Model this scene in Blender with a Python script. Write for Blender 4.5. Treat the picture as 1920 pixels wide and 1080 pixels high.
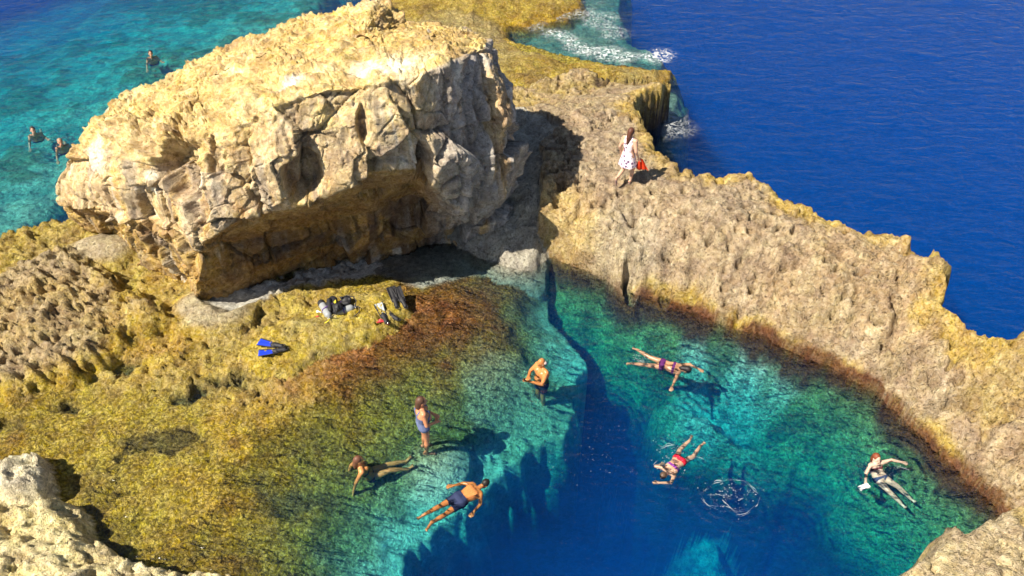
import bpy, bmesh, math, random
import numpy as np
from mathutils import Vector, Matrix

for o in list(bpy.data.objects):
    bpy.data.objects.remove(o)
SC = bpy.context.scene
COL = SC.collection

# ---------------------------------------------------------------- camera
FPX, CX, CY = 1500.0, 960.0, 540.0          # focal length in photo pixels
CAMZ, PITCH = 14.3, math.radians(42.0)      # metres above the sea, degrees below the horizon
cam = bpy.data.cameras.new('camera')
cam_o = bpy.data.objects.new('camera', cam)
COL.objects.link(cam_o)
cam_o.location = (0, 0, CAMZ)
cam_o.rotation_euler = (math.pi / 2 - PITCH, 0, 0)
cam.sensor_width = 36.0
cam.lens = 36.0 * FPX / 1920.0
cam.clip_start, cam.clip_end = 0.1, 3000
SC.camera = cam_o

# ---------------------------------------------------------------- sky, sun, exposure
SHX, SHY = 0.88, 0.50                       # ground direction in which shadows fall
SUN_EL = math.radians(51)
w = bpy.data.worlds.new('World')
SC.world = w
w.use_nodes = True
nt = w.node_tree
nt.nodes.clear()
sky = nt.nodes.new('ShaderNodeTexSky')
sky.sky_type = 'NISHITA'
sky.sun_disc = False
sky.sun_elevation = SUN_EL
sky.sun_rotation = math.atan2(-SHX, -SHY)
bg = nt.nodes.new('ShaderNodeBackground')
bg.inputs['Strength'].default_value = 0.05
wo = nt.nodes.new('ShaderNodeOutputWorld')
nt.links.new(sky.outputs[0], bg.inputs[0])
nt.links.new(bg.outputs[0], wo.inputs[0])
sun = bpy.data.lights.new('sun', 'SUN')
sun.energy = 5.0
sun.angle = math.radians(0.53)
sun.color = (1.0, 0.91, 0.75)
sun_o = bpy.data.objects.new('sun', sun)
COL.objects.link(sun_o)
ln = math.hypot(SHX, SHY)
sdir = Vector((SHX / ln * math.cos(SUN_EL), SHY / ln * math.cos(SUN_EL), -math.sin(SUN_EL)))
sun_o.rotation_euler = sdir.to_track_quat('-Z', 'Y').to_euler()
SC.view_settings.view_transform = 'Standard'
SC.view_settings.look = 'None'
SC.view_settings.exposure = 0.88
SC.view_settings.gamma = 1.0
SC.view_settings.use_curve_mapping = False
SC.render.engine = 'CYCLES'
SC.cycles.use_denoising = True
SC.cycles.use_adaptive_sampling = True
SC.cycles.adaptive_threshold = 0.03
SC.cycles.max_bounces = 6
SC.cycles.diffuse_bounces = 2
SC.cycles.glossy_bounces = 2
SC.cycles.volume_bounces = 1
SC.cycles.transparent_max_bounces = 12
SC.cycles.sample_clamp_indirect = 4.0

# ---------------------------------------------------------------- pixel helpers (a pixel gives a direction, height or depth comes from the place)
SP, CP = math.sin(PITCH), math.cos(PITCH)
def G(px, py, z=0.0):
    v = (py - CY) / FPX
    t = (CAMZ - z) / (SP + v * CP)
    return np.array(((px - CX) / FPX * t, t * (CP - v * SP), z))
def WY(px, py, y):
    v = (py - CY) / FPX
    t = y / (CP - v * SP)
    return np.array(((px - CX) / FPX * t, y, CAMZ - t * (SP + v * CP)))
def GP(pts, z=0.0):
    return np.array([G(p[0], p[1], p[2] if len(p) > 2 else z)[:2] for p in pts])

# ---------------------------------------------------------------- numpy noise
def _hash(ix, iy, iz, seed):
    h = (ix.astype(np.uint32) * np.uint32(374761393) + iy.astype(np.uint32) * np.uint32(668265263)
         + iz.astype(np.uint32) * np.uint32(2147483647 ^ 0x5bd1e995) + np.uint32((seed * 974634777) & 0xffffffff))
    h ^= h >> np.uint32(13); h *= np.uint32(1274126177); h ^= h >> np.uint32(16)
    h *= np.uint32(2246822519); h ^= h >> np.uint32(13)
    return h
def _h01(ix, iy, iz, seed):
    return _hash(ix, iy, iz, seed).astype(np.float32) * np.float32(1 / 4294967296.0)
def vnoise(x, y, z=None, seed=0):
    """value noise in -1..1"""
    x = np.asarray(x, np.float32); y = np.asarray(y, np.float32)
    fx, fy = np.floor(x), np.floor(y)
    ix, iy = fx.astype(np.int64), fy.astype(np.int64)
    tx, ty = x - fx, y - fy
    sx = tx * tx * tx * (tx * (tx * 6 - 15) + 10); sy = ty * ty * ty * (ty * (ty * 6 - 15) + 10)
    def plane(iz):
        a = _h01(ix, iy, iz, seed); b = _h01(ix + 1, iy, iz, seed)
        c = _h01(ix, iy + 1, iz, seed); d = _h01(ix + 1, iy + 1, iz, seed)
        return (a + (b - a) * sx) * (1 - sy) + (c + (d - c) * sx) * sy
    if z is None:
        return plane(np.zeros_like(ix)) * 2 - 1
    z = np.asarray(z, np.float32)
    fz = np.floor(z); iz = fz.astype(np.int64); tz = z - fz
    sz = tz * tz * tz * (tz * (tz * 6 - 15) + 10)
    return (plane(iz) * (1 - sz) + plane(iz + 1) * sz) * 2 - 1
def fbm(x, y, z=None, oct=4, seed=0, gain=0.5, ridged=False):
    out = 0; a = 1.0; tot = 0
    for k in range(oct):
        f = 2.03 ** k
        n = vnoise(x * f + 17.3 * k, y * f - 9.1 * k, None if z is None else z * f + 5.7 * k, seed + k)
        if ridged:
            n = 1 - 2 * np.abs(n)
        out = out + a * n; tot += a; a *= gain
    return out / tot
def worley(x, y, z=None, seed=0, vec=False):
    x = np.asarray(x, np.float32); y = np.asarray(y, np.float32)
    ix, iy = np.floor(x).astype(np.int64), np.floor(y).astype(np.int64)
    if z is not None:
        z = np.asarray(z, np.float32); iz = np.floor(z).astype(np.int64)
    f1 = np.full(x.shape, 9.0, np.float32); f2 = f1.copy(); cid = np.zeros(x.shape, np.float32); ox_ = cid.copy(); oy_ = cid.copy(); oz_ = cid.copy()
    for dx in (-1, 0, 1):
        for dy in (-1, 0, 1):
            for dz in ((0,) if z is None else (-1, 0, 1)):
                jx, jy = ix + dx, iy + dy
                jz = np.zeros_like(ix) if z is None else iz + dz
                px = jx + _h01(jx, jy, jz, seed + 11); py = jy + _h01(jx, jy, jz, seed + 23)
                d = (px - x) ** 2 + (py - y) ** 2
                if z is not None:
                    d = d + (jz + _h01(jx, jy, jz, seed + 37) - z) ** 2
                d = np.sqrt(d).astype(np.float32)
                c = _h01(jx, jy, jz, seed + 53)
                m = d < f1
                if vec:
                    ox_ = np.where(m, x - px, ox_); oy_ = np.where(m, y - py, oy_)
                    if z is not None: oz_ = np.where(m, z - (jz + _h01(jx, jy, jz, seed + 37)), oz_)
                f2 = np.where(m, f1, np.minimum(f2, d)); cid = np.where(m, c, cid); f1 = np.where(m, d, f1)
    if vec: return f1, f2, cid, ox_, oy_, oz_
    return f1, f2, cid
def sstep(a, b, x):
    t = np.clip((x - a) / (b - a), 0, 1)
    return t * t * (3 - 2 * t)
def prof(x, xs, ys):
    return np.interp(x, xs, ys)
def steps(h, s, k=0.18):
    q = h / s; f = np.floor(q); return (f + sstep(0.5 - k, 0.5 + k, q - f)) * s
def dline(X, Y, P, closed=False):
    """distance to a polyline"""
    d = np.full(X.shape, 1e9, np.float32)
    n = len(P)
    for i in range(n if closed else n - 1):
        a, b = P[i], P[(i + 1) % n]
        ab = b - a; L2 = float(ab @ ab) + 1e-9
        t = np.clip(((X - a[0]) * ab[0] + (Y - a[1]) * ab[1]) / L2, 0, 1)
        d = np.minimum(d, (X - a[0] - t * ab[0]) ** 2 + (Y - a[1] - t * ab[1]) ** 2)
    return np.sqrt(d)
def inside(X, Y, P):
    r = np.zeros(X.shape, bool); n = len(P)
    for i in range(n):
        (x0, y0), (x1, y1) = P[i], P[(i + 1) % n]
        if y0 == y1: continue
        c = ((y0 > Y) != (y1 > Y)) & (X < (x1 - x0) * (Y - y0) / (y1 - y0) + x0)
        r ^= c
    return r
def sdf(X, Y, P):
    """positive inside"""
    d = dline(X, Y, P, True)
    return np.where(inside(X, Y, P), d, -d)

# ---------------------------------------------------------------- object helpers
def new_obj(name, me, parent=None, mat=None, **props):
    o = bpy.data.objects.new(name, me)
    COL.objects.link(o)
    if parent is not None: o.parent = parent
    if mat is not None and me is not None: me.materials.append(mat)
    for k, v in props.items(): o[k] = v
    return o
def grid_mesh(name, V, nu, nv, wrap=False, keep=None, attrs=None, smooth=True):
    idx = np.arange(nu * nv).reshape(nv, nu)
    if wrap:
        a = idx[:-1]; b = np.roll(idx, -1, 1)[:-1]; c = np.roll(idx, -1, 1)[1:]; d = idx[1:]
    else:
        a = idx[:-1, :-1]; b = idx[:-1, 1:]; c = idx[1:, 1:]; d = idx[1:, :-1]
    F = np.stack([a, b, c, d], -1).reshape(-1, 4)
    if keep is not None:
        F = F[keep.reshape(-1)[F].any(1)]
        used = np.zeros(nu * nv, bool); used[F] = True
        remap = np.cumsum(used) - 1
        V = V[used]; F = remap[F]
        if attrs: attrs = {k: v[used] for k, v in attrs.items()}
    me = bpy.data.meshes.new(name)
    me.vertices.add(len(V)); me.vertices.foreach_set('co', np.ascontiguousarray(V, np.float32).ravel())
    me.loops.add(F.size); me.loops.foreach_set('vertex_index', F.astype(np.int32).ravel())
    me.polygons.add(len(F)); me.polygons.foreach_set('loop_start', np.arange(0, F.size, 4, dtype=np.int32))
    me.polygons.foreach_set('use_smooth', np.full(len(F), smooth))
    me.update(calc_edges=True)
    for k, v in (attrs or {}).items():
        if v.ndim == 2:
            at = me.attributes.new(k, 'FLOAT_COLOR', 'POINT')
            at.data.foreach_set('color', np.concatenate([v, np.ones((len(v), 1))], 1).astype(np.float32).ravel())
        else:
            at = me.attributes.new(k, 'FLOAT', 'POINT')
            at.data.foreach_set('value', v.astype(np.float32).ravel())
    return me

# ---------------------------------------------------------------- materials
def mat_new(name):
    m = bpy.data.materials.new(name); m.use_nodes = True
    t = m.node_tree; t.nodes.clear()
    return m, t, t.nodes, t.links
def plain(name, col, rough=0.6, spec=0.4, noise=0.15, scale=40.0, bump=0.0, sss=0.0, metal=0.0):
    m, t, N, L = mat_new(name)
    out = N.new('ShaderNodeOutputMaterial'); b = N.new('ShaderNodeBsdfPrincipled')
    tc = N.new('ShaderNodeTexCoord'); nz = N.new('ShaderNodeTexNoise'); nz.inputs['Scale'].default_value = scale
    nz.inputs['Detail'].default_value = 3
    mr = N.new('ShaderNodeMapRange'); mr.inputs[3].default_value = 1 - noise; mr.inputs[4].default_value = 1 + noise
    mx = N.new('ShaderNodeMix'); mx.data_type = 'RGBA'; mx.blend_type = 'MULTIPLY'; mx.inputs[0].default_value = 1
    mx.inputs[6].default_value = (*col, 1)
    L.new(tc.outputs['Object'], nz.inputs['Vector']); L.new(nz.outputs[0], mr.inputs[0]); L.new(mr.outputs[0], mx.inputs[7])
    L.new(mx.outputs[2], b.inputs['Base Color']); L.new(b.outputs[0], out.inputs[0])
    b.inputs['Roughness'].default_value = rough; b.inputs['Specular IOR Level'].default_value = spec
    b.inputs['Metallic'].default_value = metal
    if sss: b.inputs['Subsurface Weight'].default_value = sss; b.inputs['Subsurface Scale'].default_value = 0.02
    if bump:
        bp = N.new('ShaderNodeBump'); bp.inputs['Strength'].default_value = bump; bp.inputs['Distance'].default_value = 0.01
        L.new(nz.outputs[0], bp.inputs['Height']); L.new(bp.outputs[0], b.inputs['Normal'])
    return m
def rock_material(name, scale=1.0, bump=0.9, rough=0.85, stretch=(1, 1, 1)):
    """albedo from the vertex colours (rock colouring with some painted shade) broken up by grain, pits and lichen; fine relief by bump"""
    m, t, N, L = mat_new(name)
    out = N.new('ShaderNodeOutputMaterial'); b = N.new('ShaderNodeBsdfPrincipled')
    b.inputs['Roughness'].default_value = rough; b.inputs['Specular IOR Level'].default_value = 0.25
    at = N.new('ShaderNodeAttribute'); at.attribute_name = 'albedo'
    mot = N.new('ShaderNodeAttribute'); mot.attribute_name = 'mottle'
    tc = N.new('ShaderNodeTexCoord'); mp = N.new('ShaderNodeMapping'); mp.inputs['Scale'].default_value = [s * scale for s in stretch]
    L.new(tc.outputs['Object'], mp.inputs['Vector'])
    def noise(sc, det, rgh=0.6, dist=0.0):
        n = N.new('ShaderNodeTexNoise'); n.inputs['Scale'].default_value = sc; n.inputs['Detail'].default_value = det
        n.inputs['Roughness'].default_value = rgh; n.inputs['Distortion'].default_value = dist
        L.new(mp.outputs[0], n.inputs['Vector']); return n
    def math_(op, a, bb=None, c=None):
        n = N.new('ShaderNodeMath'); n.operation = op
        for i, v in enumerate((a, bb, c)):
            if v is None: continue
            if isinstance(v, (int, float)): n.inputs[i].default_value = v
            else: L.new(v, n.inputs[i])
        return n.outputs[0]
    def rng(v, a, bb, c, d):
        n = N.new('ShaderNodeMapRange'); L.new(v, n.inputs[0])
        for i, q in enumerate((a, bb, c, d)): n.inputs[i + 1].default_value = q
        return n.outputs[0]
    n1 = noise(2.2, 6, 0.65, 0.4); n2 = noise(9.0, 5, 0.7, 0.8); n4 = noise(5.0, 6, 0.6, 0.2); n4.noise_type = 'RIDGED_MULTIFRACTAL'; n3 = noise(34.0, 3, 0.6)
    vo = N.new('ShaderNodeTexVoronoi'); vo.inputs['Scale'].default_value = 14.5; vo.feature = 'SMOOTH_F1'; vo.inputs['Smoothness'].default_value = 0.3
    wa = N.new('ShaderNodeVectorMath'); wa.operation = 'ADD'
    L.new(mp.outputs[0], wa.inputs[0])
    sc_ = N.new('ShaderNodeVectorMath'); sc_.operation = 'SCALE'; sc_.inputs['Scale'].default_value = 0.22
    L.new(n2.outputs['Color'], sc_.inputs[0]); L.new(sc_.outputs[0], wa.inputs[1]); L.new(wa.outputs[0], vo.inputs['Vector'])
    vp = N.new('ShaderNodeTexVoronoi'); vp.inputs['Scale'].default_value = 11.0; L.new(wa.outputs[0], vp.inputs['Vector'])
    pk = rng(vp.outputs['Distance'], 0.10, 0.32, 0.0, 1.0)      # solution pits
    # crack lines
    vc = N.new('ShaderNodeTexVoronoi'); vc.feature = 'DISTANCE_TO_EDGE'; vc.inputs['Scale'].default_value = 1.3
    wb = N.new('ShaderNodeVectorMath'); wb.operation = 'ADD'; sb = N.new('ShaderNodeVectorMath'); sb.operation = 'SCALE'
    sb.inputs['Scale'].default_value = 0.9; L.new(n1.outputs['Color'], sb.inputs[0]); L.new(mp.outputs[0], wb.inputs[0]); L.new(sb.outputs[0], wb.inputs[1])
    L.new(wb.outputs[0], vc.inputs['Vector'])
    crack = rng(vc.outputs['Distance'], 0.0, 0.035, 0.0, 1.0)
    v = math_('MULTIPLY', rng(n1.outputs[0], 0.25, 0.75, 0.62, 1.38), rng(n2.outputs[0], 0.25, 0.75, 0.62, 1.38))
    v = math_('MULTIPLY', v, rng(n3.outputs[0], 0.2, 0.8, 0.82, 1.18))
    v = math_('MULTIPLY', v, rng(n4.outputs[0], 0.4, 2.2, 0.66, 1.22))
    v = math_('MULTIPLY', v, rng(pk, 0, 1, 0.62, 1.05))
    v = math_('MULTIPLY', v, rng(crack, 0, 1, 0.8, 1.0))
    pit = rng(vo.outputs['Distance'], 0.25, 0.75, 1.45, 0.42)      # weed tufts / dark gaps between them
    mm = N.new('ShaderNodeMix'); mm.data_type = 'FLOAT'; L.new(mot.outputs['Fac'], mm.inputs[0]); mm.inputs[2].default_value = 1.0
    L.new(pit, mm.inputs[3])
    v = math_('MULTIPLY', v, mm.outputs[0])
    v = math_('MULTIPLY', v, 1.42)
    sc2 = N.new('ShaderNodeVectorMath'); sc2.operation = 'SCALE'; L.new(at.outputs['Color'], sc2.inputs[0]); L.new(v, sc2.inputs['Scale'])
    hs = N.new('ShaderNodeHueSaturation'); hs.inputs['Saturation'].default_value = 1.0
    L.new(rng(n1.outputs[0], 0.3, 0.7, 0.485, 0.515), hs.inputs['Hue']); L.new(rng(n2.outputs[0], 0.3, 0.7, 1.2, 0.8), hs.inputs['Saturation'])
    L.new(sc2.outputs[0], hs.inputs['Color'])
    L.new(hs.outputs[0], b.inputs['Base Color'])
    h = math_('ADD', math_('MULTIPLY', n2.outputs[0], 0.6), math_('MULTIPLY', n3.outputs[0], 0.42))
    h = math_('ADD', h, math_('MULTIPLY', n4.outputs[0], 0.30))
    h = math_('ADD', h, math_('MULTIPLY', n1.outputs[0], 0.3))
    h = math_('ADD', h, math_('MULTIPLY', crack, 0.12))
    h = math_('ADD', h, math_('MULTIPLY', pk, 0.22))
    h = math_('SUBTRACT', h, math_('MULTIPLY', math_('MULTIPLY', vo.outputs['Distance'], mot.outputs['Fac']), 0.8))
    bp = N.new('ShaderNodeBump'); bp.inputs['Strength'].default_value = bump; bp.inputs['Distance'].default_value = 0.12
    L.new(h, bp.inputs['Height']); L.new(bp.outputs[0], b.inputs['Normal'])
    L.new(b.outputs[0], out.inputs[0])
    return m

# ================================================================ the rock platform, reef, pool bed (one height function, cut into named sheets)
SEA_EDGE = GP([(1150, 92), (1205, 100), (1262, 116), (1246, 135), (1205, 150), (1195, 185), (1210, 215), (1232, 255), (1258, 285), (1280, 316),
               (1330, 316), (1400, 323), (1442, 338), (1472, 360), (1540, 396), (1620, 424), (1695, 436), (1735, 468), (1752, 452), (1778, 470),
               (1788, 505), (1776, 560), (1825, 598), (1862, 636), (1885, 628), (1925, 600), (2100, 560), (2600, 600)], 2.0)
POOL_R = GP([(1000, 476), (1050, 492), (1095, 505), (1135, 528), (1172, 556), (1188, 562), (1205, 556), (1240, 572), (1300, 592), (1380, 612), (1440, 634), (1500, 664), (1560, 694),
             (1625, 728), (1690, 778), (1745, 830), (1800, 885), (1845, 930), (1868, 955), (1890, 1010), (1800, 1130), (1700, 1200), (1640, 1300)], 0.0)
BR_EDGE = GP([(1640, 1180), (1668, 1092), (1720, 1040), (1768, 1002), (1798, 962), (1812, 957), (1822, 986), (1850, 972), (1900, 935), (1960, 900), (2300, 860), (2600, 1300), (1640, 1500)], 1.7)
RIDGE_L = GP([(1002, 470), (1004, 420), (1008, 370), (1030, 345), (1070, 330), (1060, 285), (1010, 255), (960, 240)], 1.0)      # left flank of the shelf beside the boulder
SHELF = np.concatenate([POOL_R, GP([(2600, 1300)], 1.0), SEA_EDGE[::-1], GP([(1090, 110), (960, 150), (900, 180), (930, 250), (1000, 300), (1020, 340)], 1.2)[:, :], ])
REEF = GP([(715, 14), (720, -20), (740, -90), (1080, -90), (1090, -25), (1092, 4), (1062, 22), (1000, 34), (958, 42), (962, 62), (1005, 84), (1070, 104), (1160, 108),
           (1262, 118), (1200, 200), (1000, 330), (800, 330), (560, 200), (600, 100)], 0.3)
SUBREEF = GP([(940, 20), (1060, -10), (1120, -60), (1180, -60), (1172, 20), (1185, 75), (1262, 108), (1240, 140), (1080, 130), (980, 95)], -0.5)
SUBLEDGE = GP([(1205, 150), (1262, 165), (1296, 182), (1290, 225), (1262, 270), (1225, 265)], -0.5)
LEFT_ROUGH = GP([(-120, 520), (0, 470), (70, 452), (140, 432), (170, 455), (240, 500), (320, 545), (372, 585), (345, 600), (300, 585), (260, 600), (200, 640), (130, 690),
                 (60, 705), (0, 735), (-200, 790)], 0.9)
LAND_L = GP([(-400, 560), (-100, 478), (0, 456), (60, 442), (130, 418), (200, 360), (330, 250), (470, 140), (600, 60), (715, 14), (1150, 120), (1010, 360), (1000, 478), (1100, 600),
             (1100, 1300), (-600, 1300)], 0.2)
HOLE = GP([(1092, 562), (1100, 610), (1106, 670), (1096, 740), (1060, 800), (1000, 858), (920, 905), (850, 965), (805, 1010), (770, 1080), (760, 1250), (1500, 1300), (2100, 1250),
           (2000, 900), (1500, 560), (1200, 560)], -1.0)
BUMP = GP([(430, 655), (465, 606), (520, 575), (600, 552), (660, 532), (710, 524), (752, 534), (775, 560), (755, 590), (715, 612), (660, 630), (600, 655), (545, 690), (480, 692)], 0.5)
TROUGH = GP([(385, 570), (470, 545), (600, 505), (760, 465), (880, 455), (990, 478), (900, 505), (780, 538), (745, 525), (690, 512), (610, 538), (520, 562), (465, 592), (430, 605)], 0.0)
RAMP = GP([(770, 470), (870, 492), (990, 476), (1004, 420), (1010, 350), (1075, 300), (960, 255), (900, 350), (840, 400)], 0.6)
CLIFF = GP([(-200, 835), (-20, 842), (12, 836), (40, 829), (70, 838), (88, 868), (90, 895), (150, 932), (152, 968), (220, 1022), (345, 1052), (470, 1078), (600, 1150), (620, 1400), (-600, 1400), (-700, 850)], 0.75)

xs = np.concatenate([-16.5 - np.cumsum(0.05 * 1.045 ** np.arange(88))[::-1], np.arange(-16.5, 12.5, 0.05), 12.5 + np.cumsum(0.05 * 1.05 ** np.arange(75))])
ys = np.concatenate([5.2 - np.cumsum(0.05 * 1.05 ** np.arange(50))[::-1], np.arange(5.2, 21.5, 0.046), np.arange(21.5, 37, 0.075), 37 + np.cumsum(0.09 * 1.06 ** np.arange(50))])
NX, NY = len(xs), len(ys)
X, Y = np.meshgrid(xs.astype(np.float32), ys.astype(np.float32))

# ragged outlines: the plan position is warped before the outlines are measured
wx = 0.30 * fbm(X * 0.9, Y * 0.9, oct=4, seed=3, gain=0.6); wy = 0.30 * fbm(X * 0.9, Y * 0.9, oct=4, seed=8, gain=0.6)
A, B = X + wx, Y + wy
n_lo = fbm(X * 0.35, Y * 0.35, oct=3, seed=20)
n_md = fbm(X * 1.3, Y * 1.3, oct=5, seed=21, gain=0.55)
n_hi = fbm(X * 5.0, Y * 5.0, oct=3, seed=22)
rid = fbm(X * 1.6 + 0.6 * n_md, Y * 1.1, oct=5, seed=25, gain=0.55, ridged=True)
rid2 = fbm((X * 0.8 - Y * 0.6) * 1.1, (X * 0.6 + Y * 0.8) * 2.6, oct=4, seed=31, gain=0.55, ridged=True)
f1, f2, cid = worley(X * 1.5 + 0.5 * n_md, Y * 1.5 + 0.5 * n_hi, seed=40)
g1, g2, gid = worley(X * 4.5 + 0.4 * n_hi, Y * 4.5 + 0.4 * n_md, seed=44)
t1, t2, tid = worley(X * 7.0 + 0.5 * n_hi, Y * 7.0 + 0.5 * n_md, seed=46)
h1, h2, hid = worley(X * 3.2 + 0.5 * n_hi, Y * 3.2 + 0.3 * n_md, seed=48)
sharp = -0.16 * sstep(0.34, 0.20, h1) * (hid > 0.55)
pits = -0.22 * sstep(0.38, 0.05, f1) * (cid > 0.45) - 0.12 * sstep(0.42, 0.1, g1) * (gid > 0.45)
cracks = -0.16 * sstep(0.09, 0.0, f2 - f1) - 0.05 * sstep(0.12, 0.0, g2 - g1)

# --- deep sea floor: shelving off the left shore, dropping away on the right
dl = dline(A, B, LAND_L, True)
z_sea = -0.45 - 0.085 * dl - 0.004 * dl ** 2 + 0.3 * n_lo + 0.2 * n_md
deep = sstep(-12.5, -8.5, X + 0.5 * n_lo - 0.35 * (Y - 27))
z_sea = z_sea * (1 - deep) + (-14) * deep
z = np.maximum(z_sea, -14)
lab = np.zeros(X.shape, np.int8)                         # 0 seabed 1 reef 2 terrace 3 pool 4 shelf 5 cliff
alb = np.zeros(X.shape + (3,), np.float32); alb[:] = (0.58, 0.56, 0.46)
alb *= (1 + 0.4 * n_md + 0.3 * n_lo)[..., None]; wd_ = (sstep(0.05, 0.35, n_lo + 0.7 * n_md) * 0.8)[..., None]; alb = alb * (1 - wd_) + np.array((0.16, 0.20, 0.10), np.float32) * wd_
mot = np.full(X.shape, 0.2, np.float32)
def lay(mask, col):
    global alb
    alb = alb * (1 - mask[..., None]) + np.array(col, np.float32) * mask[..., None]

# --- reef flats
def add_layer(zn, lb, floor=-20):
    global z, lab
    m = zn > z
    z = np.where(m, zn, z); lab = np.where(m, lb, lab)
    return m
d = sdf(A, B, SUBREEF)
m = add_layer(prof(d, [-1.1, -0.5, -0.15, 0.3, 1], [-14, -6, -1.4, -0.6, -0.45]) + 0.18 * n_md, 1); lay(m * 1.0, (0.34, 0.33, 0.26))
d = sdf(A, B, SUBLEDGE)
m = add_layer(prof(d, [-1.0, -0.4, 0, 0.5], [-14, -5, -1.0, -0.35]) + 0.15 * n_md, 1); lay(m * 1.0, (0.34, 0.31, 0.24))
d = sdf(A, B, REEF)
m = add_layer(prof(d, [-2.2, -1.1, -0.5, 0, 0.6, 2], [-14, -4, -1.0, -0.08, 0.22, 0.42]) + 0.16 * n_md + 0.10 * rid + 0.3 * cracks, 1)
lay(m * 1.0, (0.42, 0.30, 0.06)); lay(m * sstep(0.0, 0.5, n_md), (0.30, 0.20, 0.05)); lay(m * sstep(0.0, 0.6, n_lo) * 0.7, (0.42, 0.34, 0.17))
lay(m * sstep(0.3, -0.1, z), (0.40, 0.24, 0.03)); lay(m * sstep(-0.1, -0.5, z), (0.30, 0.27, 0.16))
mot = np.where(m, 0.5, mot)

# --- left land and weed terrace (awash)
dL = sdf(A, B, LAND_L)
dH = sdf(A + 0.55 * fbm(X * 0.6, Y * 0.6, oct=4, seed=90, gain=0.6), B + 0.55 * fbm(X * 0.6, Y * 0.6, oct=4, seed=93, gain=0.6), HOLE)                                     # >0 over the hole
bed = prof(-dH, [-2.2, -1.4, -0.75, -0.25, 0.0, 0.6, 1.2, 2.2, 3.6, 5.2, 8.0, 11], [-16, -12.5, -8.0, -2.9, -1.35, -1.2, -0.95, -0.38, -0.08, 0.02, 0.06, 0.12])
up = sstep(-9.2, -11.5, X + 0.35 * (Y - 11))             # ground climbs towards the left shore
bed = bed + 0.28 * up + 0.10 * n_lo * sstep(-1.5, 0, bed)
bed = bed + (0.05 * n_md + 0.035 * (0.5 - t1) + 0.02 * n_hi) * sstep(-3, -1, bed) + 0.10 * n_md * sstep(-1, -3, bed)
pl = G(797, 826, 0.0); bed = np.maximum(bed, np.where(np.hypot(X - pl[0], Y - pl[1]) < 1.0, -0.40 - 0.5 * np.hypot(X - pl[0], Y - pl[1]) ** 2 + 0.05 * n_md, -20))
bed = np.where(dL > 0, bed, -14) + np.minimum(0, dL * 1.5)
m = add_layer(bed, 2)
pool = m & (bed < -0.02)
olive, ochre, brown, sand, green = (0.45, 0.35, 0.06), (0.54, 0.37, 0.055), (0.20, 0.10, 0.03), (0.50, 0.47, 0.27), (0.36, 0.36, 0.10)
lay(m * 1.0, olive)
lay(m * sstep(0.05, 0.5, n_lo + 0.3 * n_md) * 0.8, ochre)
lay(m * sstep(0.15, 0.55, -n_lo + 0.5 * n_md) * 0.6, (0.33, 0.27, 0.08))
lay(m * sstep(0.25, 0.6, n_md) * 0.45, brown)
zone = sstep(3.2, 0.6, -dH)
lay(m * zone * 0.85, (0.40, 0.42, 0.12))
lay(m * sstep(2.1, 0.9, -dH + 0.8 * n_md), (0.62, 0.62, 0.38)); lay(m * sstep(1.5, 0.6, -dH + 0.5 * n_md), (0.78, 0.82, 0.64))
P_SAND = G(990, 800, -1.6)[:2]
lay(m * sstep(2.2, 1.0, np.hypot(X - P_SAND[0], Y - P_SAND[1]) + 1.0 * n_md) * 0.9, (0.56, 0.53, 0.32))
mot = np.where(m, 0.95 - 0.75 * sstep(1.8, 0.6, -dH + 0.9 * n_md), mot)
RED = GP([(560, 690), (700, 640), (800, 560), (900, 520), (990, 490), (1060, 500), (1050, 530), (960, 560), (900, 610), (800, 660), (680, 690)], -0.1)
dR = sdf(A, B, RED)
lay(m * sstep(-1.6, 0.4, dR + 0.9 * n_md) * 0.85, (0.34, 0.13, 0.05))
lay(m * sstep(-8.2, -10.5, X + 0.35 * (Y - 11)) * sstep(0.6, -0.4, n_md) * 0.7, (0.50, 0.36, 0.06))
lay(m * sstep(0.05, 0.35, dH + 0.15 * n_md), (0.03, 0.035, 0.03)); mot = np.where(m & (dH > 0.3), 0.1, mot)  # darkness of the depth put into the wall colour below the rim
rl = sstep(11.6, 12.6, Y + 0.6 * n_lo + 0.1 * (X + 8)) * sstep(-4.0, -5.0, X + 0.5 * n_md) * (m * 1.0)     # bare rough rock between terrace and boulder
z = z + rl * (0.07 + 0.12 * rid + 0.10 * n_md + 0.9 * cracks + 0.6 * pits); mot = mot * (1 - 0.75 * rl)
lay(rl * 0.5, (0.44, 0.32, 0.11)); lay(rl * sstep(0.1, -0.3, n_md) * 0.6, (0.46, 0.35, 0.13)); lay(rl * sstep(0.1, 0.5, n_lo) * 0.5, (0.50, 0.31, 0.05))
# dark hollows in the terrace
for (px, py, r, dp) in ((425, 730, 0.7, 0.18), (370, 745, 0.5, 0.12), (245, 690, 0.4, 0.3), (120, 770, 0.3, 0.2), (25, 820, 0.35, 0.3), (290, 830, 0.6, 0.06), (560, 930, 0.7, 0.06)):
    c = G(px, py, 0); q = np.hypot((A - c[0]) * 0.7, (B - c[1]) * 1.5) / r + 0.9 * n_md + 0.3 * n_hi
    z = np.where(m, z - dp * sstep(1, 0.3, q), z); lay(m * sstep(1.2, 0.4, q) * 0.7, (0.17, 0.14, 0.06))

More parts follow.
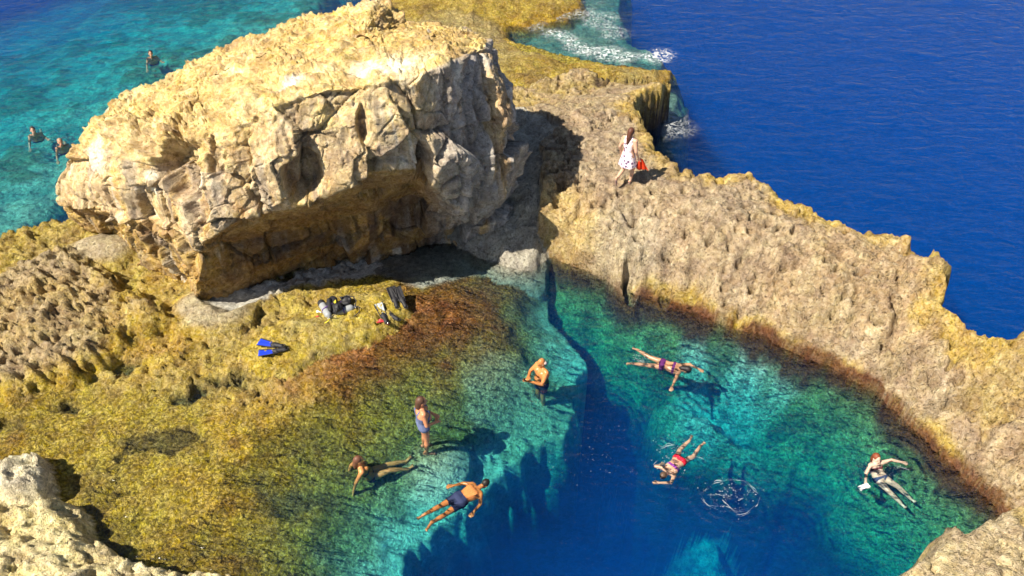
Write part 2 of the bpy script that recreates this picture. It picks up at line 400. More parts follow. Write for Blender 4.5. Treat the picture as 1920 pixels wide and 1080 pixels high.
# --- pale mounds added in the hole to stand in for light-blue plumes
for (px, py, zz, rx, ry) in ((1185, 870, -6.0, 1.4, 1.8), (1345, 1020, -5.2, 1.5, 2.1), (1140, 960, -7.5, 1.7, 1.5), (1365, 1090, -5.4, 1.4, 1.8)):
    c = G(px, py, zz); q = np.hypot((A - c[0]) / rx, (B - c[1]) / ry)
    q = q + 0.10 * n_lo; zz_ = zz - 4.0 * np.clip(q, 0, 3.0) ** 1.6 + 0.08 * n_md
    mm = (zz_ > z) & (dH > 0.8); z = np.where(mm, zz_, z); lay(mm * 1.0, (0.06, 0.07, 0.06)); lay(mm * sstep(1.5, 0.1, q + 0.3 * n_md), (0.66, 0.64, 0.54)); mot = np.where(mm, 0.0, mot)

# --- bed climbing to the right-hand rock wall of the pool
dP = dline(A, B, POOL_R); dPb = dline(A, B, POOL_R[:18])
dS = sdf(X + 0.6 * wx, Y + 0.6 * wy, SHELF)
inpool = (dS < 0) & ((dH > -0.3) | (dH > -2.5) & (X > G(1010, 500, 0)[0]))
rb = prof(dPb * (1 + 0.8 * sstep(4.2, 2.4, X)) + 0.25 + 0.7 * n_lo * sstep(0, 1, dPb) + 0.35 * n_md - 1.0 * sstep(1.3, 2.2, dPb) * sstep(2.6, 0.8, np.hypot(X - G(1350, 780, -2)[0], Y - G(1350, 780, -2)[1])), [0, 0.25, 0.7, 1.25, 1.8, 2.2, 2.6, 3.3], [0.0, -0.25, -0.8, -1.5, -2.5, -5.0, -10, -18]) + 0.22 * n_md + 0.12 * (0.5 - g1)
m = inpool & (rb > z)
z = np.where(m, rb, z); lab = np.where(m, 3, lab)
lay(m * 1.0, (0.36, 0.45, 0.17)); lay(m * sstep(1.0, 2.3, dP + 0.6 * n_md), (0.44, 0.53, 0.30)); lay(m * sstep(1.7, 0.7, np.hypot(X - G(1350, 780, -2.3)[0], Y - G(1350, 780, -2.3)[1]) + 0.8 * n_md) , (0.80, 0.84, 0.68)); lay(m * sstep(0.1, 0.5, n_md) * 0.7, (0.13, 0.17, 0.06))
lay(m * sstep(0.40, 0.10, dP + 0.4 * n_md), (0.15, 0.065, 0.03)); lay(m * sstep(-2.0, -3.6, z + 0.5 * n_md), (0.05, 0.06, 0.05))  # lower slope painted darker, imitating light fading with depth
mot = np.where(m, 0.75 * sstep(-4, -1.5, z), mot)

# --- rough grey rock on the left
d = sdf(A, B, LEFT_ROUGH)
tz = prof(d, [-0.8, -0.15, 0.2, 0.6, 2.0], [-9, -0.2, 0.42, 0.65, 0.9])
rough_l = 0.5 * steps(0.35 * n_md + 0.2 * rid2, 0.16) + 0.14 * rid2 + 1.1 * pits + 1.2 * sharp + 0.8 * cracks + 0.04 * n_hi
m = add_layer(tz + rough_l * sstep(-0.2, 0.4, d), 2)
lay(m * 1.0, (0.46, 0.35, 0.20)); lay(m * sstep(0.0, 0.5, n_lo) * 0.8, (0.50, 0.35, 0.11)); lay(m * sstep(0.9, 0.1, d + 0.5 * n_md), (0.48, 0.34, 0.06))
lay(m * sstep(0.2, 0.6, n_md) * 0.5, (0.34, 0.28, 0.20))
mot = np.where(m, 0.15, mot)
# smooth pale rock at the foot of the boulder
for (px, py, r) in ((400, 575, 0.9), (190, 465, 0.8)):
    c = G(px, py, 0.4); q = np.hypot((A - c[0]) * 0.8, B - c[1]) / r
    add_layer(np.where(q < 1, 0.62 - 0.3 * q ** 2 + 0.03 * n_md, -20), 2); lay(sstep(1.0, 0.6, q), (0.46, 0.38, 0.24))

# --- shaded channel under the boulder, weedy hump in front of it, ramp behind
d = sdf(A, B, TROUGH)
z = np.where(d > -0.3, np.minimum(z, prof(d, [-0.3, 0, 0.4], [0.7, 0.25, 0.08]) + 0.10 * n_md + 0.05 * rid), z); lay(sstep(-0.15, 0.1, d), (0.54, 0.52, 0.46)); mot = np.where(d > 0, 0.1, mot)
d = sdf(X + 0.6 * wx, Y + 0.6 * wy, RAMP)
q0, q1 = G(880, 490, 0)[:2], G(985, 320, 1.4)[:2]; qa = q1 - q0
tt = ((X - q0[0]) * qa[0] + (Y - q0[1]) * qa[1]) / (qa @ qa)
m = add_layer(np.where(d > -0.5, -0.25 + 1.75 * np.clip(tt, -0.1, 1.1) + 0.16 * rid + 0.08 * n_md + np.minimum(0, d) * 1.5, -20), 2)
lay(m * 1.0, (0.40, 0.37, 0.30)); lay(m * sstep(0.0, 0.5, n_md), (0.52, 0.48, 0.40)); mot = np.where(m, 0.1, mot)
d = sdf(X + 0.6 * wx, Y + 0.6 * wy, BUMP)
m = add_layer(prof(d, [-0.5, 0, 0.2, 0.6, 1.2], [-9, 0.0, 0.28, 0.40, 0.50]) + 0.10 * n_md + 0.09 * rid + 0.5 * cracks + 0.5 * pits, 2)
lay(m * 1.0, (0.50, 0.37, 0.07)); lay(m * sstep(0.1, 0.5, n_md) * 0.6, (0.40, 0.33, 0.14)); mot = np.where(m, 0.3, mot)

# --- the limestone shelf between pool and open sea
dSea = dline(X + 0.7 * wx, Y + 0.7 * wy, SEA_EDGE)
steep = sstep(3.6, 2.0, X)                               # the wall at the far end of the pool is sheer, the long side slopes
riseP = prof(dP + 0.28 * n_md + 0.12 * rid, [-0.2, 0, 0.14, 0.34, 0.8, 1.4, 2.2], [-0.3, 0.0, 0.25, 0.55, 1.2, 1.75, 2.0])
riseS = prof(dP + 0.15 * n_md, [-0.2, 0, 0.12, 0.4, 0.9, 2.0, 2.6], [-0.3, 0.0, 0.55, 1.30, 1.85, 2.05, 2.1])
rise = riseS * steep + riseP * (1 - steep)
dRl = dline(X + 0.5 * wx, Y + 0.5 * wy, RIDGE_L)
side = prof(dSea, [0, 0.10, 0.35, 1.2, 3], [1.45, 1.78, 1.95, 2.0, 2.0])
far = sstep(21.5, 25.5, Y - 0.3 * (X - 3))               # gets lower towards the reef
side = side * (1 - 0.55 * far)
top = np.minimum(rise, side)
patchy = 0.35 + 0.9 * sstep(-0.2, 0.35, fbm(X * 0.7, Y * 0.7, oct=3, seed=97))
rough_s = 0.26 * (steps(0.30 * n_md + 0.25 * n_lo + 0.08 * rid2, 0.15) ) + sharp + 0.04 * n_md + 0.07 * rid * (0.4 + 0.6 * sstep(-0.3, 0.3, n_lo)) + 0.35 * pits * patchy + 0.9 * cracks * patchy + 1.2 * sharp * patchy + 0.05 * rid2 + 0.035 * n_hi
rim = sstep(0.5, 0.0, dSea) * (0.30 * np.maximum(0, fbm(X * 2.2, Y * 2.2, oct=3, seed=71)) + 0.05)
ins = dS > 0
zt = np.where(ins, top + (rough_s + rim) * sstep(0.0, 0.5, dP), -20)
# flank dropping to the ramp beside the boulder
leftside = (X < G(1010, 360, 1)[0] + 0.2 * wx) & (Y < 24)
zt = np.where(ins & (sdf(X + 0.5 * wx, Y + 0.5 * wy, RAMP) > 0.12), -20, zt)
for (px, py, r, hh) in ((1752, 505, 0.9, 0.45), (1905, 660, 0.8, 0.5), (1700, 445, 0.25, 0.3), (1240, 118, 0.5, 0.2)):
    c = G(px, py, 2.2); q = np.hypot(A - c[0], B - c[1]) / r
    zt = np.where(ins, zt + hh * sstep(1, 0.2, q), zt)
drop = np.where((~ins) & (dSea < 1.0) & (dH < 0.2), prof(dSea, [0, 0.12, 0.5, 1.0], [1.3, -1.0, -8, -14]), -20)
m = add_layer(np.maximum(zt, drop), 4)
lay(m * 1.0, (0.42, 0.30, 0.17)); lay(m * sstep(-0.1, 0.5, n_lo) * 0.75, (0.39, 0.305, 0.215)); lay(m * sstep(0.05, 0.45, rid2) * 0.35, (0.53, 0.41, 0.26))
lay(m * sstep(0.2, 0.5, n_md) * 0.5, (0.36, 0.28, 0.15)); lay(m * sstep(0.30, 0.16, h1) * (hid > 0.55) * 0.5, (0.22, 0.165, 0.09)); lay(m * sstep(0.25, 0.55, fbm(X * 0.8, Y * 0.8, oct=5, seed=98, gain=0.65)) * 0.55, (0.33, 0.26, 0.17)); lay(m * sstep(0.25, 0.5, fbm(X * 1.9, Y * 1.9, oct=4, seed=99, gain=0.65)) * 0.4, (0.56, 0.45, 0.30))
lay(m * sstep(0.75, 0.15, dSea + 0.5 * n_md) * 0.8, (0.52, 0.36, 0.09))
lay(m * far * sstep(0.4, -0.4, n_md) * 0.7, (0.44, 0.33, 0.10))
lay(m * steep * sstep(1.2, 0.3, dP + 0.4 * n_md) * 0.6, (0.54, 0.39, 0.14))
lay(m * sstep(0.34, 0.12, dP + 0.45 * n_md + 0.15 * rid) * (1 - steep) * 0.85, (0.40, 0.28, 0.06)); lay(m * sstep(0.16, 0.06, dP + 0.12 * n_md) * (1 - 0.6 * steep), (0.16, 0.07, 0.03))
c = G(1880, 690, 2); lay(m * sstep(1.0, 0.3, np.hypot(A - c[0], B - c[1]) + n_md) * 0.5, (0.42, 0.30, 0.08))
c = G(1215, 452, 2); lay(m * sstep(0.22, 0.12, np.hypot((A - c[0]), (B - c[1]) * 1.6)), (0.72, 0.66, 0.55))
c = G(1180, 400, 2); lay(m * sstep(1.3, 0.4, np.hypot(A - c[0], B - c[1])) * 0.5, (0.50, 0.44, 0.33))
lay(m * sstep(1.15, 0.7, z + 0.3 * n_md) * sstep(0.9, 0.5, dSea), (0.085, 0.06, 0.045))  # shade of the sea cave put into the wall colour
mot = np.where(m, 0.12, mot)
# cleft in the sheer wall of the pool
c = G(1187, 545, 0.3); q = np.abs(A - c[0]) / 0.16
z = np.where(m & (np.abs(B - c[1]) < 1.0), z - 1.0 * sstep(1, 0.2, q) * sstep(1.0, 0.5, np.abs(B - c[1])), z)
# narrow gullies on the top
for pts in ([(1165, 375), (1195, 395), (1212, 430), (1190, 500), (1187, 545)], [(1255, 420), (1262, 470), (1240, 520)], [(1450, 430), (1440, 480), (1390, 540)], [(1690, 500), (1700, 580), (1695, 660)]):
    q = dline(A, B, GP(pts, 1.9)); z = np.where(m, z - 0.16 * sstep(0.16, 0.03, q), z)

# --- rock at lower right and bright cliff at lower left, nearest to the viewer
d = sdf(X + 0.6 * wx, Y + 0.6 * wy, BR_EDGE)
m = add_layer(prof(d, [-0.5, 0, 0.15, 0.8, 3], [-9, 0.9, 1.55, 1.8, 2.1]) + rough_s * sstep(-0.1, 0.3, d), 4)
lay(m * 1.0, (0.53, 0.42, 0.25)); lay(m * sstep(0.0, 0.5, n_lo) * 0.6, (0.50, 0.42, 0.30)); lay(m * sstep(0.25, 0.55, n_md) * 0.6, (0.50, 0.36, 0.10)); mot = np.where(m, 0.15, mot)
d = sdf(X + 0.6 * wx, Y + 0.6 * wy, CLIFF)
cz = 0.10 * np.clip(rid, -1, 1) + 0.4 * steps(0.3 * n_md, 0.12) + 0.8 * sharp + prof(d, [-0.4, 0, 0.12, 0.5, 2, 5], [-9, 0.10, 0.45, 0.68, 1.15, 2.2]) + 0.10 * n_md + 0.13 * rid2 + 0.5 * pits + 0.5 * cracks + 0.05 * n_hi
c = G(42, 862, 1.0); q = np.hypot(A - c[0], (B - c[1]) * 1.1) / 0.62
cz = np.where(d > -0.3, cz + 0.16 * np.sqrt(np.clip(1 - q * q, 0, 1)) - 0.30 * sstep(0.5, 0.05, np.abs(q - 1.2)) * (d > 0), cz)
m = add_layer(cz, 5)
lay(m * 1.0, (0.78, 0.66, 0.36)); lay(m * sstep(0.0, 0.5, n_md) * 0.6, (0.84, 0.77, 0.54)); lay(m * sstep(0.15, 0.5, -n_md) * 0.5, (0.62, 0.46, 0.18))
lay(m * sstep(1.3, 0.8, q) * 0.5, (0.78, 0.73, 0.62)); mot = np.where(m, 0.1, mot)

lay(sstep(-3.6, -6.0, z + 0.5 * n_md) * (mot > 0.001), (0.03, 0.035, 0.03))      # deep walls painted dark to imitate light lost in the water
lab = np.where((lab == 2) & (z < -0.05) & (dH > -7.5), 3, lab)
lab = np.where((lab == 2) & (z < -0.8), 0, lab)
alb = np.clip(alb * (1 + 0.15 * n_hi[..., None]), 0.012, 0.85)
# small horizontal offsets give the steep faces relief too
ox = 0.05 * fbm(X * 3, z * 3, Y * 3, oct=3, seed=80); oy = 0.08 * fbm(X * 3 + 40, z * 3, Y * 3, oct=3, seed=81)
V = np.stack([X + ox * (lab != 3), Y + oy * (lab != 3), z], -1).reshape(-1, 3)
ROCK = rock_material('limestone', 1.0, 1.0)
SHEETS = [(0, 'seabed', 'pale rocky sea floor shelving away under the turquoise water', 'sea floor'),
          (1, 'reef', 'low weed-covered reef flat behind the big boulder, washed by the sea', 'reef'),
          (2, 'rock_terrace', 'yellow weedy rock terrace with rough grey rock around the foot of the boulder', 'rock terrace'),
          (3, 'pool_bed', 'weedy bed of the tidal pool dropping into a deep blue hole', 'pool bed'),
          (4, 'rock_shelf', 'rough beige limestone shelf between the pool and the open sea', 'rock shelf'),
          (5, 'cliff', 'bright pale cliff edge at the near left corner', 'cliff')]
Fa = np.arange(NX * NY).reshape(NY, NX)
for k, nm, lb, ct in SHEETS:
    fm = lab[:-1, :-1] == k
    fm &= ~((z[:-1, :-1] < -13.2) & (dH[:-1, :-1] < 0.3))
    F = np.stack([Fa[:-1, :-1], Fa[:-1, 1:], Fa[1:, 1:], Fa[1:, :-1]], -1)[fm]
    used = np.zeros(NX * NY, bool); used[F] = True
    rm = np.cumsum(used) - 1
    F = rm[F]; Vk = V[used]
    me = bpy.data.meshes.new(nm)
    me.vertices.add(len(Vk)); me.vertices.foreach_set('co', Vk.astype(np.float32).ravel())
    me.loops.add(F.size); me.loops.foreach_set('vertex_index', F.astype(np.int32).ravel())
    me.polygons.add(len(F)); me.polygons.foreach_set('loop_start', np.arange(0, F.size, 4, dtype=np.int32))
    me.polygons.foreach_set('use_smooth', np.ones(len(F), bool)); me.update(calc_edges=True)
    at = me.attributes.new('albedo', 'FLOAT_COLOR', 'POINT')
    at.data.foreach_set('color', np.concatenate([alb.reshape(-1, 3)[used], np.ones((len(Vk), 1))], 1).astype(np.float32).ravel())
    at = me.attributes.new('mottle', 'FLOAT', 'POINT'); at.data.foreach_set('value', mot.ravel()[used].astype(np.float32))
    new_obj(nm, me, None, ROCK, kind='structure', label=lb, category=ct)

def ground(x, y):
    i = int(np.clip(np.searchsorted(xs, x) - 1, 0, NX - 2)); j = int(np.clip(np.searchsorted(ys, y) - 1, 0, NY - 2))
    return float(z[j:j + 2, i:i + 2].mean())
def ground_px(px, py, z0=0.0):
    """where the sight line of a pixel meets the built ground"""
    p = G(px, py, z0)
    for _ in range(25):
        p = G(px, py, 0.6 * p[2] + 0.4 * ground(p[0], p[1]))
    return p

# ================================================================ the great boulder
def col(*r): return r
def g_(px, py, zz): return G(px, py, zz)
CENT = [np.array(p, float) for p in ((-9.6, 18.0, 3.9), (-7.8, 18.0, 4.75), (-5.6, 18.0, 5.7), (-3.6, 18.2, 5.95), (-1.9, 18.5, 5.72))]
W3 = lambda x, y, zz: np.array((x, y, zz), float)
COLS = [  # base, recess, under-lip, lip, face low, face high, top edge ; index of its centre
    ([g_(150, 418, .35), WY(138, 398, 18.3), WY(134, 390, 18.1), WY(120, 374, 17.9), WY(116, 335, 17.8), WY(124, 295, 17.9), WY(160, 258, 18.3)], 0),
    ([g_(228, 476, .3), WY(222, 445, 16.9), WY(235, 418, 16.8), WY(215, 402, 16.5), WY(195, 345, 16.5), WY(190, 290, 16.7), WY(205, 232, 17.3)], 0),
    ([g_(310, 520, .3), WY(305, 485, 15.9), WY(315, 450, 15.7), WY(305, 430, 15.35), WY(285, 370, 15.4), WY(280, 310, 15.5), WY(295, 250, 16.0)], 1),
    ([g_(366, 562, .3), WY(368, 525, 14.75), WY(374, 480, 14.85), WY(382, 450, 14.65), WY(390, 395, 14.8), WY(395, 325, 15.0), WY(400, 255, 15.55)], 1),
    ([g_(405, 560, .2), WY(405, 525, 15.1), WY(415, 460, 15.2), WY(420, 428, 14.65), WY(430, 375, 14.8), WY(435, 310, 15.0), WY(445, 238, 15.5)], 1),
    ([g_(490, 530, .1), WY(490, 500, 15.75), WY(490, 440, 15.75), WY(500, 402, 14.85), WY(500, 350, 14.9), WY(505, 285, 15.1), WY(515, 205, 15.6)], 2),
    ([g_(600, 502, .1), WY(600, 470, 16.4), WY(600, 420, 16.3), WY(600, 372, 15.1), WY(600, 320, 15.15), WY(600, 250, 15.3), WY(605, 168, 15.8)], 2),
    ([g_(690, 478, .2), WY(690, 450, 16.9), WY(690, 390, 16.8), WY(685, 335, 15.4), WY(685, 290, 15.4), WY(680, 230, 15.5), WY(680, 162, 15.95)], 2),
    ([g_(770, 458, .3), WY(770, 435, 17.2), WY(770, 370, 17.2), WY(775, 318, 15.8), WY(775, 270, 15.8), WY(770, 210, 15.9), WY(765, 148, 16.2)], 3),
    ([g_(860, 425, .6), WY(860, 418, 17.6), WY(860, 405, 17.4), WY(855, 388, 16.5), WY(850, 310, 16.4), WY(845, 210, 16.5), WY(830, 122, 16.6)], 4),
    ([g_(930, 392, 1.0), WY(932, 386, 18.1), WY(936, 380, 17.9), WY(940, 362, 17.4), WY(950, 280, 17.4), WY(938, 175, 17.6), WY(905, 92, 18.2)], 4),
    ([W3(-.1, 19.0, 1.0), W3(0, 18.8, 1.5), W3(.1, 18.6, 2.0), W3(.2, 18.4, 2.6), WY(968, 262, 18.4), WY(955, 160, 18.7), WY(900, 72, 19.4)], 4),
    ([W3(-1.2, 21.0, .3), W3(-1.0, 20.9, 1.0), W3(-.9, 20.8, 2.0), W3(-.8, 20.6, 3.0), W3(-.7, 20.5, 4.0), W3(-.8, 20.3, 4.8), WY(868, 60, 20.1)], 4),
    ([W3(-2.6, 21.8, .3), W3(-2.5, 21.6, 1.0), W3(-2.5, 21.5, 2.0), W3(-2.4, 21.3, 3.0), W3(-2.3, 21.0, 4.0), W3(-2.3, 20.8, 4.8), WY(775, 58, 20.3)], 3),
    ([W3(-4.0, 22.0, .3), W3(-3.9, 21.8, 1.0), W3(-3.8, 21.6, 2.0), W3(-3.7, 21.3, 3.2), W3(-3.6, 21.0, 4.4), W3(-3.5, 20.7, 5.3), WY(702, 2, 20.3)], 3),
    ([W3(-6.2, 22.0, .2), W3(-6.2, 21.8, 1.0), W3(-6.1, 21.6, 2.0), W3(-6.0, 21.3, 3.0), W3(-5.9, 21.0, 4.0), W3(-5.8, 20.6, 4.9), WY(560, 42, 20.2)], 2),
    ([W3(-8.6, 21.4, .2), W3(-8.7, 21.2, 1.0), W3(-8.7, 21.0, 2.0), W3(-8.7, 20.7, 3.0), W3(-8.6, 20.3, 3.7), W3(-8.5, 20.0, 4.3), WY(372, 112, 19.7)], 1),
    ([W3(-11.0, 20.3, .2), W3(-11.1, 20.2, 1.0), W3(-11.1, 20.0, 1.8), W3(-11.0, 19.7, 2.5), W3(-10.9, 19.4, 3.0), W3(-10.7, 19.2, 3.5), WY(240, 186, 19.0)], 0),
]
ctrl = []
for r, ci in COLS:
    c = CENT[ci]; e = r[-1]
    r = [r[0] + np.array((0, 0, -0.9))] + list(r) + [e * .72 + c * .28 + np.array((0, 0, .04)), e * .35 + c * .65 + np.array((0, 0, .04)), c]
    ctrl.append(r)
ctrl = np.array(ctrl).transpose(1, 0, 2)                 # rings x columns x 3
def cr_eval(P, t, closed):
    n = len(P)
    i = np.floor(t).astype(int); f = (t - i)[:, None, None]
    gi = (lambda k: P[k % n]) if closed else (lambda k: P[np.clip(k, 0, n - 1)])
    p0, p1, p2, p3 = gi(i - 1), gi(i), gi(i + 1), gi(i + 2)
    c1 = 0.5 * (-p0 + p2) * 0.3; c2 = 0.5 * (-p1 + p3) * 0.3  # tension keeps the ledges crisp
    return (2 * f**3 - 3 * f**2 + 1) * p1 + (f**3 - 2 * f**2 + f) * c1 + (-2 * f**3 + 3 * f**2) * p2 + (f**3 - f**2) * c2
NU, NV = 1120, 300
# spread the samples by arc length so the grid stays even
mid = ctrl[4]; seg = np.linalg.norm(np.roll(mid, -1, 0) - mid, axis=1) + 0.15
cu = np.concatenate([[0], np.cumsum(seg)]); tu = np.interp(np.linspace(0, cu[-1], NU, endpoint=False), cu, np.arange(len(cu)))
segv = np.linalg.norm(np.diff(ctrl, axis=0), axis=2).mean(1) + 0.06
cv = np.concatenate([[0], np.cumsum(segv)]); tv = np.interp(np.linspace(0, cv[-1] * 0.9999, NV), cv, np.arange(len(cv)))
R = cr_eval(ctrl, tv, False)                              # NV x cols x 3
S = cr_eval(R.transpose(1, 0, 2), tu, True).transpose(1, 0, 2)   # NV x NU x 3
def normals(S):
    du = np.roll(S, -1, 1) - np.roll(S, 1, 1); dv = np.gradient(S, axis=0)
    n = np.cross(du, dv); return n / (np.linalg.norm(n, axis=2, keepdims=True) + 1e-9)
Nn = normals(S)
cen = S.mean((0, 1)); sgn = np.sign(((S - cen) * Nn).sum(2).mean()); Nn *= sgn
x_, y_, z_ = S[..., 0], S[..., 1], S[..., 2]
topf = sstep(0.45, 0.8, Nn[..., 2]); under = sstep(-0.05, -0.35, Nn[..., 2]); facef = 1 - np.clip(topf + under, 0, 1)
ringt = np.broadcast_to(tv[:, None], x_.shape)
low = sstep(3.9, 3.2, ringt)                              # below the lip
endf = sstep(-2.6, -1.2, x_ + 0.25 * (y_ - 17)) * (1 - topf)     # right-hand end face
b_lo = fbm(x_ * .55, y_ * .55, z_ * .55, oct=3, seed=101)
b_md = fbm(x_ * 1.7, y_ * 1.7, z_ * 1.7, oct=5, seed=102, gain=.55)
b_hi = fbm(x_ * 6, y_ * 6, z_ * 6, oct=3, seed=103)
wf1, wf2, wid, wvx, wvy, wvz = worley(x_ * .80 + .10 * b_md, y_ * .8 + .04 * b_hi, z_ * .62 + .10 * b_md, seed=110, vec=True)
wg1, wg2, wgid, wgx, wgy, wgz = worley(x_ * 2.0 + .10 * b_md, y_ * 2.0 + .04 * b_hi, z_ * 1.5 + .10 * b_md, seed=113, vec=True)
wh1, wh2, whid, whx, why, whz = worley(x_ * 4.6 + .12 * b_hi, y_ * 4.6 + .08 * b_md, z_ * 3.8 + .1 * b_hi, seed=117, vec=True)
stria = fbm(x_ * 2.6, y_ * 2.6, z_ * .35, oct=4, seed=120, ridged=True, gain=.6)
beds = fbm(x_ * .5 + y_ * .3, (y_ - .25 * x_) * 2.8, z_ * 5.0, oct=4, seed=125, ridged=True, gain=.55)
def tilt(i, vx, vy, vz):
    return np.sin(i * 91.7) * vx + np.cos(i * 57.3) * vy + np.sin(i * 33.1 + 1) * vz
D = .07 * b_lo + .05 * b_md + .015 * b_hi
D += (.40 * tilt(wid, wvx, wvy, wvz) + .20 * (wid - .5) * sstep(0, .05, wf2 - wf1)) * (facef + .12 * topf + .4 * under)
D += (.08 * tilt(wgid, wgx, wgy, wgz) + .05 * (wgid - .5) * sstep(0, .06, wg2 - wg1)) * (facef + .35 * topf + .5 * under)
D += (1 - .6 * topf) * (.03 * tilt(whid, whx, why, whz) + .02 * (whid - .5))
D -= .13 * sstep(.05, 0, wf2 - wf1) * (.35 + .65 * facef) + .05 * sstep(.06, 0, wg2 - wg1)
D += topf * .9 * steps(.20 * beds + .10 * b_md, .10, .12) + endf * (.17 * stria + .04 * b_md)
dent_m = np.zeros_like(D)
for (px, py, yy, rx, rz, dep) in ((335, 315, 15.4, .62, .75, .62), (372, 385, 14.9, .35, .5, .3), (568, 325, 15.2, .48, .62, .55), (405, 300, 15.2, .22, .4, .2),
                                 (680, 235, 15.5, .16, .45, .3), (792, 310, 16.0, .16, .8, .6),
                                 (270, 262, 16.2, .5, .18, .3), (700, 300, 15.5, .16, .4, .18)):
    c = WY(px, py, yy)
    q = np.hypot((x_ - c[0]) / rx + .25 * b_md, (z_ - c[2]) / rz + .25 * b_hi) + 6 * (y_ > c[1] + 1.6)
    k = sstep(1.0, .72, q); D -= dep * k; dent_m = np.maximum(dent_m, k)
# step where the upper block overlaps the lower one on the left face
S2 = S + Nn * D[..., None]
S2[..., 2] += .02 * b_hi
# rock colour, with shade painted into the undercut and alcoves
a = np.zeros(S.shape, np.float32); a[:] = (0.56, 0.42, 0.235)
def layb(m, c):
    global a
    m = np.clip(m, 0, 1)[..., None]; a = a * (1 - m) + np.array(c, np.float32) * m
layb(facef * sstep(-.1, .4, b_lo) * .7, (0.50, 0.40, 0.28)); layb(facef * sstep(.15, .5, b_md) * .5, (0.50, 0.36, 0.12))
layb(topf, (0.60, 0.44, 0.19)); layb(topf * sstep(-.1, .5, b_md) * .6, (0.68, 0.56, 0.31)); layb(topf * sstep(.0, .5, b_lo) * .5, (0.62, 0.42, 0.13))
layb(sstep(3.4, 2.6, ringt) * .95, (0.40, 0.26, 0.08)); layb(low * sstep(-7.4, -6.8, x_) * .92, (0.15, 0.09, 0.045)); layb(under * .7, (0.32, 0.19, 0.06))  # undercut shade put into the colour as dark brown
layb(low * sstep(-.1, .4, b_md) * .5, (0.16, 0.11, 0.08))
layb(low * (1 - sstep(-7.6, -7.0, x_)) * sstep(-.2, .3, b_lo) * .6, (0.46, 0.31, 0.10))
layb(endf * .9, (0.36, 0.33, 0.30)); layb(endf * sstep(.1, .6, stria) * .6, (0.50, 0.46, 0.42)); layb(endf * sstep(0.0, -.5, stria) * .7, (0.17, 0.15, 0.14))
drip = fbm(x_ * 2.4, y_ * 2.4, z_ * .28, oct=4, seed=131); drip2 = fbm(x_ * 4.0 + 9, y_ * 4.0, z_ * .35, oct=3, seed=137)
layb((facef + .2 * low) * sstep(.15, .45, drip) * .6, (0.58, 0.36, 0.12)); layb(facef * sstep(.15, .45, -drip) * .6, (0.30, 0.26, 0.22)); layb(facef * sstep(.30, .5, drip2) * .6, (0.20, 0.165, 0.13)); layb(facef * sstep(.32, .55, -drip2) * .6, (0.66, 0.60, 0.50))
layb(topf * sstep(.25, .6, beds) * .55, (0.40, 0.27, 0.10)); layb(topf * sstep(.22, .5, fbm(x_ * 1.1, y_ * 1.1, z_, oct=5, seed=141, gain=.65)) * .6, (0.45, 0.34, 0.20))
layb(dent_m * .35, (0.27, 0.20, 0.14))  # alcove shade painted inside the dents
for (px, py, yy, r, cc) in ((190, 285, 16.9, .55, (.78, .74, .64)), (272, 330, 15.5, .18, (.75, .72, .58)), (272, 360, 15.5, .18, (.75, .72, .58)), (745, 128, 16.6, .55, (.80, .74, .55)), (690, 125, 16.6, .4, (.80, .74, .6)), (553, 165, 16.4, .34, (.85, .83, .80)),
                          (800, 118, 16.8, .35, (.78, .70, .40))):
    c = WY(px, py, yy); q = np.sqrt(((x_ - c[0]) / 1.3) ** 2 + (y_ - c[1]) ** 2 + (z_ - c[2]) ** 2) / r + .5 * b_md
    layb(sstep(1.2, .3, q + .4 * b_hi) * .7, cc)
a = np.clip(a * (1 + .2 * b_hi[..., None] + .12 * b_md[..., None]), .02, .9)
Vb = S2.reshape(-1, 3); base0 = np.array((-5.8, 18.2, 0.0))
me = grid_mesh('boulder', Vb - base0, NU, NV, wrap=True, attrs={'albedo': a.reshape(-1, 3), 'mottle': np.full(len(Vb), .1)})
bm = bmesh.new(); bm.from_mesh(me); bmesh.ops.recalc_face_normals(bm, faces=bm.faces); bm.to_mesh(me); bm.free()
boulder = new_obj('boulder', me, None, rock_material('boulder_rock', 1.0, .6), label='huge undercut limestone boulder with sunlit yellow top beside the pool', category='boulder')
boulder.location = base0

